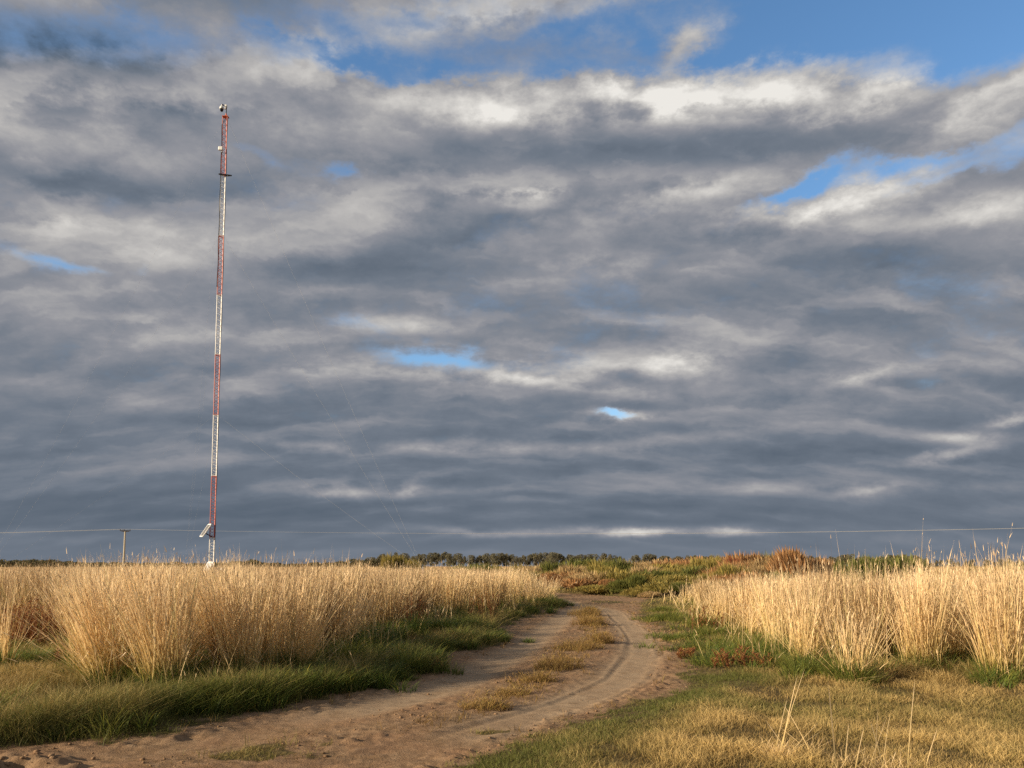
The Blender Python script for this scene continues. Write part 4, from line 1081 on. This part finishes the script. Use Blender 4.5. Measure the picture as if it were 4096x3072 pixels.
MY = 38.45; PXM = MY / F
MX = wp(851.5, 2150, MY).x
mast = tag(empty('lattice_mast', (MX, MY, 0)), 'slender guyed lattice mast with red and white bands and a camera on top', 'mast')
def mz(py): return wp(850, py, MY).z
def mxo(px, py): return wp(px, py, MY).x - MX
joints = [mz(2401), mz(2150), mz(1905), mz(1660), mz(1420), mz(1180), mz(945), mz(700), mz(470)]
joints[0] = 0.0
LEGA = [R(205), R(325), R(85)]; LR = 0.145
legp = [(math.cos(a) * LR, math.sin(a) * LR) for a in LEGA]
def section(z0, z1):
    b = MB()
    for (lx, ly) in legp:
        b.poly([(lx, ly, z0 + .004), (lx, ly, z1 - .004)], 0.022, 6)
    n = max(6, round((z1 - z0) / 0.30)); dz = (z1 - z0 - .06) / n
    for f in range(3):
        p, q = legp[f], legp[(f + 1) % 3]
        for i in range(n):
            za = z0 + .03 + i * dz
            b.poly([(*p, za), (*q, za + dz / 2), (*p, za + dz)], 0.011, 4)
        for zz in (z0 + .02, z1 - .02):
            b.poly([(*p, zz), (*q, zz)], 0.012, 4)
    for (lx, ly) in legp:
        b.lathe((lx, ly, z0 + .006), [(.030, 0), (.030, .012)], 8)
    return b
for i in range(8):
    o = section(joints[i], joints[i + 1]).build('mast_section', WHITE if i % 2 == 0 else RED, mast)
    o['label'] = ('white' if i % 2 == 0 else 'red') + ' lattice section of the mast'
zt = joints[8]
b = MB(); b.poly([(*legp[0], zt), (0.02, 0, zt + .16)], .014, 5); b.poly([(*legp[1], zt), (0.02, 0, zt + .16)], .014, 5); b.poly([(*legp[2], zt), (0.02, 0, zt + .16)], .014, 5)
b.box((0, 0, zt + .03), (.15, .12, .012)); b.lathe((.02, 0, zt + .04), [(.032, 0), (.032, .17)], 10); b.box((-.13, -.02, zt + .05), (.05, .02, .014))
b.build('top_plate', ORANGE, mast)
camx = mxo(887, 430); zb = mz(437)
b = MB(); b.poly([(.02, 0, zt + .18), (.03, 0, mz(440)), (.03, 0, mz(424))], [.02, .02, .02], 8); b.build('camera_post', BLACK, mast)
ptz = MB(); ptz.lathe((camx, 0, zb), [(.098, 0), (.108, .012), (.110, .06), (.100, .12), (.060, .165), (.034, .185), (.032, .25), (.001, .255)], 20)
ptz = ptz.build('camera_housing', PLAST, mast, smooth=True)
b = MB(); b.lathe((camx, 0, zb - .135), [(.004, 0), (.045, .012), (.072, .045), (.080, .085), (.086, .12), (.090, .136)], 18); b.build('camera_dome', DOME, ptz, smooth=True)
b = MB(); b.box((mxo(904, 430), 0, mz(424)), (.05, .06, .055)); b.box((mxo(902, 433), 0, mz(434)), (.045, .05, .03))
b.build('camera_mount', PLAST, ptz, bevel=.012)
b = MB(); b.poly([(camx + .02, 0, mz(418)), (mxo(900, 425), 0, mz(424))], .032, 8); b.build('camera_arm', BLACK, ptz)
ax, az_ = mxo(889, 603), mz(603)
b = MB(); b.box((ax, -.22, az_), (.118, .05, .10)); ab = b.build('antenna_box', PLAST, mast, bevel=.03)
b = MB(); b.box((ax + .02, -.13, az_ - .05), (.02, .04, .03)); b.poly([(ax + .02, -.10, az_ - .16), (ax + .02, -.10, az_ + .06)], .018, 6); b.box((ax + .02, -.11, az_ - .14), (.05, .03, .02)); b.build('antenna_bracket', GALV, ab)
zq = mz(700)
b = MB()
tri = [Vector((-.19, -.20, zq - .05)), Vector((.42, -.06, zq - .06)), Vector((-.10, .30, zq + .10))]
for i in range(3): b.box((tri[i] + tri[(i + 1) % 3]) / 2, (tri[(i + 1) % 3] - tri[i]) / 2, Vector((0, 0, .028)), (tri[(i + 1) % 3] - tri[i]).cross(Vector((0, 0, 1))).normalized() * .018)
b.poly([(*legp[0], zq - .01), tri[0]], .016, 5); b.poly([(*legp[1], zq - .01), tri[1]], .016, 5); b.poly([(*legp[2], zq - .01), tri[2]], .016, 5)
b.build('torque_arm', BLACK, mast)
def solar(parent, name_, top, slope, wid, origin):
    """framed module: top edge centre, slope vector down the module, width vector"""
    top, slope, wid = Vector(top), Vector(slope), Vector(wid); n = wid.cross(slope).normalized()
    if n.z < 0: n = -n
    c = top + slope / 2
    f = MB()
    for s in (-1, 1):
        f.box(c + wid * .5 * s, slope / 2, wid.normalized() * .032, n * .02)
        f.box(c + slope * .5 * s, slope.normalized() * .03, wid / 2 - wid.normalized() * .032, n * .019)
    fr = f.build(name_, ALU, parent)
    p = MB(); p.box(c, slope / 2 - slope.normalized() * .028, wid / 2 - wid.normalized() * .030, n * .008); p.build('cell_sheet', CELL, fr)
    return fr
tp = Vector((mxo(841, 2098), -.05, mz(2098)))
solar(mast, 'solar_panel', tp, (-.40, 0, -.60), (.34, -.48, -.02), None)
b = MB(); b.box((tp.x / 2 - .02 + mxo(840, 2141) / 2, -.05, mz(2141)), (.21, 0, -.11), (0, .025, 0), (.010, 0, .020))
b.poly([tp + Vector((-.02, 0, -.04)), (legp[0][0], legp[0][1], tp.z - .03)], .014, 5); b.build('panel_arm', BLACK, mast)
b = MB(); pts = []
for i in range(60):
    z = .2 + (zt - .3) * i / 59
    pts.append((legp[1][0] + .03 + .012 * math.sin(z * 2.3), legp[1][1] - .02 + .01 * math.cos(z * 3.1), z))
b.poly(pts, .010, 5); pts2 = [(legp[0][0] - .02 + .012 * math.sin(z * 3), legp[0][1] - .02, z) for z in np.linspace(mz(1150), mz(505), 40)] + [(.0, -.05, mz(478))]
b.poly(pts2, .011, 5); b.build('cable', BLACK, mast)
anc = wp(1692, 2272, MY); ancv = Vector((anc.x - MX, 0, anc.z))
Rg = ancv.x
for k, ang in enumerate((0, 120, 240)):
    a = R(ang); foot = Vector((math.cos(a) * Rg, math.sin(a) * Rg, ancv.z if k == 0 else 1.2))
    for zz in (joints[8] - .15, joints[6] - .05, joints[3] - .05):
        top = Vector((math.cos(a) * .13, math.sin(a) * .13, zz)); pts = []
        for i in range(25):
            t = i / 24; p = top.lerp(foot, t); p.z -= 0.018 * (top - foot).length * 4 * t * (1 - t) * .55; pts.append(p)
        g = MB(); g.poly(pts, (.0028 if k == 0 else .0013), 6, False); g.build('guy_wire', WIRE, mast)
ga = tag(empty('guy_anchor', (MX + ancv.x, MY, 0)), 'pale anchor post holding the mast wires at the far end of the field', 'anchor post')
b = MB(); b.poly([(0, 0, -.05), (.02, 0, ancv.z + .05)], [.06, .055], 10); b.build('post', solid('pale_concrete', (.55, .44, .38), .9, 0, .2), ga)
b = MB(); b.box((0, 0, ancv.z), (.05, .05, .05)); b.build('anchor_plate', GALV, ga, bevel=.01)
for (px, py, dx, lab) in ((843, 2249, 0, 'pale tilted solar panel low in the grass at the mast foot'), (878, 2274, 0, 'second pale panel, lower and mostly hidden by grass beside the mast foot')):
    P = wp(px, py, MY - .5)
    t = tag(empty('ground_panel', (P.x, P.y, 0)), lab, 'solar panel')
    fr = solar(t, 'panel_frame', (0, 0, P.z), (-.26, 0, -.46), (.42, -.45, -.02), None)
    fr.data.materials.clear(); fr.data.materials.append(ALU); fr.children[0].data.materials.clear(); fr.children[0].data.materials.append(solid('pale_glare_sheet', (.50, .50, .49), .5, 0, .15, 9))  # glare on the panel face painted in as pale grey
    b = MB(); b.poly([(0, .15, 0), (-.05, .05, P.z - .1)], .025, 6); b.poly([(-.25, 0, 0), (-.22, 0, P.z - .42)], .025, 6); b.build('support_leg', BLACK, t)

# ------------------------------------------------------------------ utility pole and wires
UY = 121.0
CONC = solid('concrete', (.56, .49, .36), .85, 0, .25, 6, .2)
top = wp(500.5, 2126, UY); ub = Vector((wp(493, 2290, UY).x, UY, 0))
up = tag(empty('utility_pole', ub), 'pale tapered concrete utility pole with a grey crossarm in the field', 'utility pole')
b = MB(); b.poly([(0, 0, -.3), (top.x - ub.x, 0, top.z)], [.175, .115], 16); b.build('pole', CONC, up, smooth=False)
cz = top.z; ox = top.x - ub.x
b = MB()
prof = [(-.76, .10, .17), (-.62, .03, .18), (-.25, -.06, .20), (0, -.09, .20), (.25, -.06, .20), (.62, .03, .18), (.76, .10, .17)]   # boat-shaped arm
vs = []; fs = []
dirx = Vector((math.cos(R(20)), math.sin(R(20)), 0)); diry = Vector((-dirx.y, dirx.x, 0))
for (s, lo, hi) in prof:
    for (yy, zz) in ((-.07, lo), (.07, lo), (.08, hi), (-.08, hi)): vs.append(Vector((ox, 0, cz)) + dirx * s + diry * yy + Vector((0, 0, zz)))
for i in range(len(prof) - 1):
    for k in range(4): fs.append((i * 4 + k, i * 4 + (k + 1) % 4, i * 4 + 4 + (k + 1) % 4, i * 4 + 4 + k))
fs += [(3, 2, 1, 0), tuple(len(vs) - 4 + k for k in range(4))]
b.add(vs, fs); b.build('crossarm', solid('grey_arm', (.20, .20, .205), .8, 0, .2), up)
ins = [-.70, -.15, .70]
for s in ins:
    b = MB(); b.lathe(Vector((ox, 0, cz + .198)) + dirx * s, [(.05, 0), (.075, .03), (.05, .07), (.07, .10), (.03, .16), (.02, .17)], 10); b.build('insulator', solid('brown_porcelain', (.045, .030, .024), .3), up)
wz = cz + .37
for s in ins:
    p0 = Vector((ub.x + ox, UY, wz)) + dirx * s
    for (xe, ye, ze) in ((-150, -4, 0.2), (172, -14, 0.6)):
        p1 = p0 + Vector((xe, ye, ze)); pts = []
        n = 60
        for i in range(n + 1):
            t = i / n; p = p0.lerp(p1, t); p.z -= 4 * (1.25 if xe > 0 else 1.4) * t * (1 - t); pts.append(p)
        g = MB(); g.poly(pts, .009, 8, False)
        o = g.build('power_line', WIRE, None)
        tag(o, 'thin pale wire strung from the utility pole ' + ('past the mast toward the thicket' if xe > 0 else 'out to the near picture edge'), 'power line', 'wires of the utility pole')

# ------------------------------------------------------------------ fence posts
WOOD = solid('weathered_wood', (.50, .45, .37), .9, 0, .35, 18, .4)
for (px, py, Y, w, lab) in ((4077, 2286, 20, .075, 'thick pale weathered fence post at the right edge of the photo'), (4016, 2299, 36, .06, 'thinner fence post farther back beside the shrubs')):
    P = wp(px, py, Y)
    t = tag(empty('fence_post', (P.x, P.y, 0), .3), lab, 'fence post', 'old fence posts')
    b = MB(); b.box((0, 0, P.z / 2 - .1), (w, 0, 0), (0, w * .85, 0), (w * .3, 0, P.z / 2 + .1)); b.build('post', WOOD, t, bevel=.012)
    b = MB()
    for zz in (.35, .7, 1.05): b.poly([(-w * 1.1, -w, P.z * zz / 1.4), (w * 1.3, -w, P.z * zz / 1.4), (w * 1.3, w, P.z * zz / 1.4 + .01), (-w * 1.1, w, P.z * zz / 1.4)], .004, 4)
    b.build('wire_tie', GALV, t)
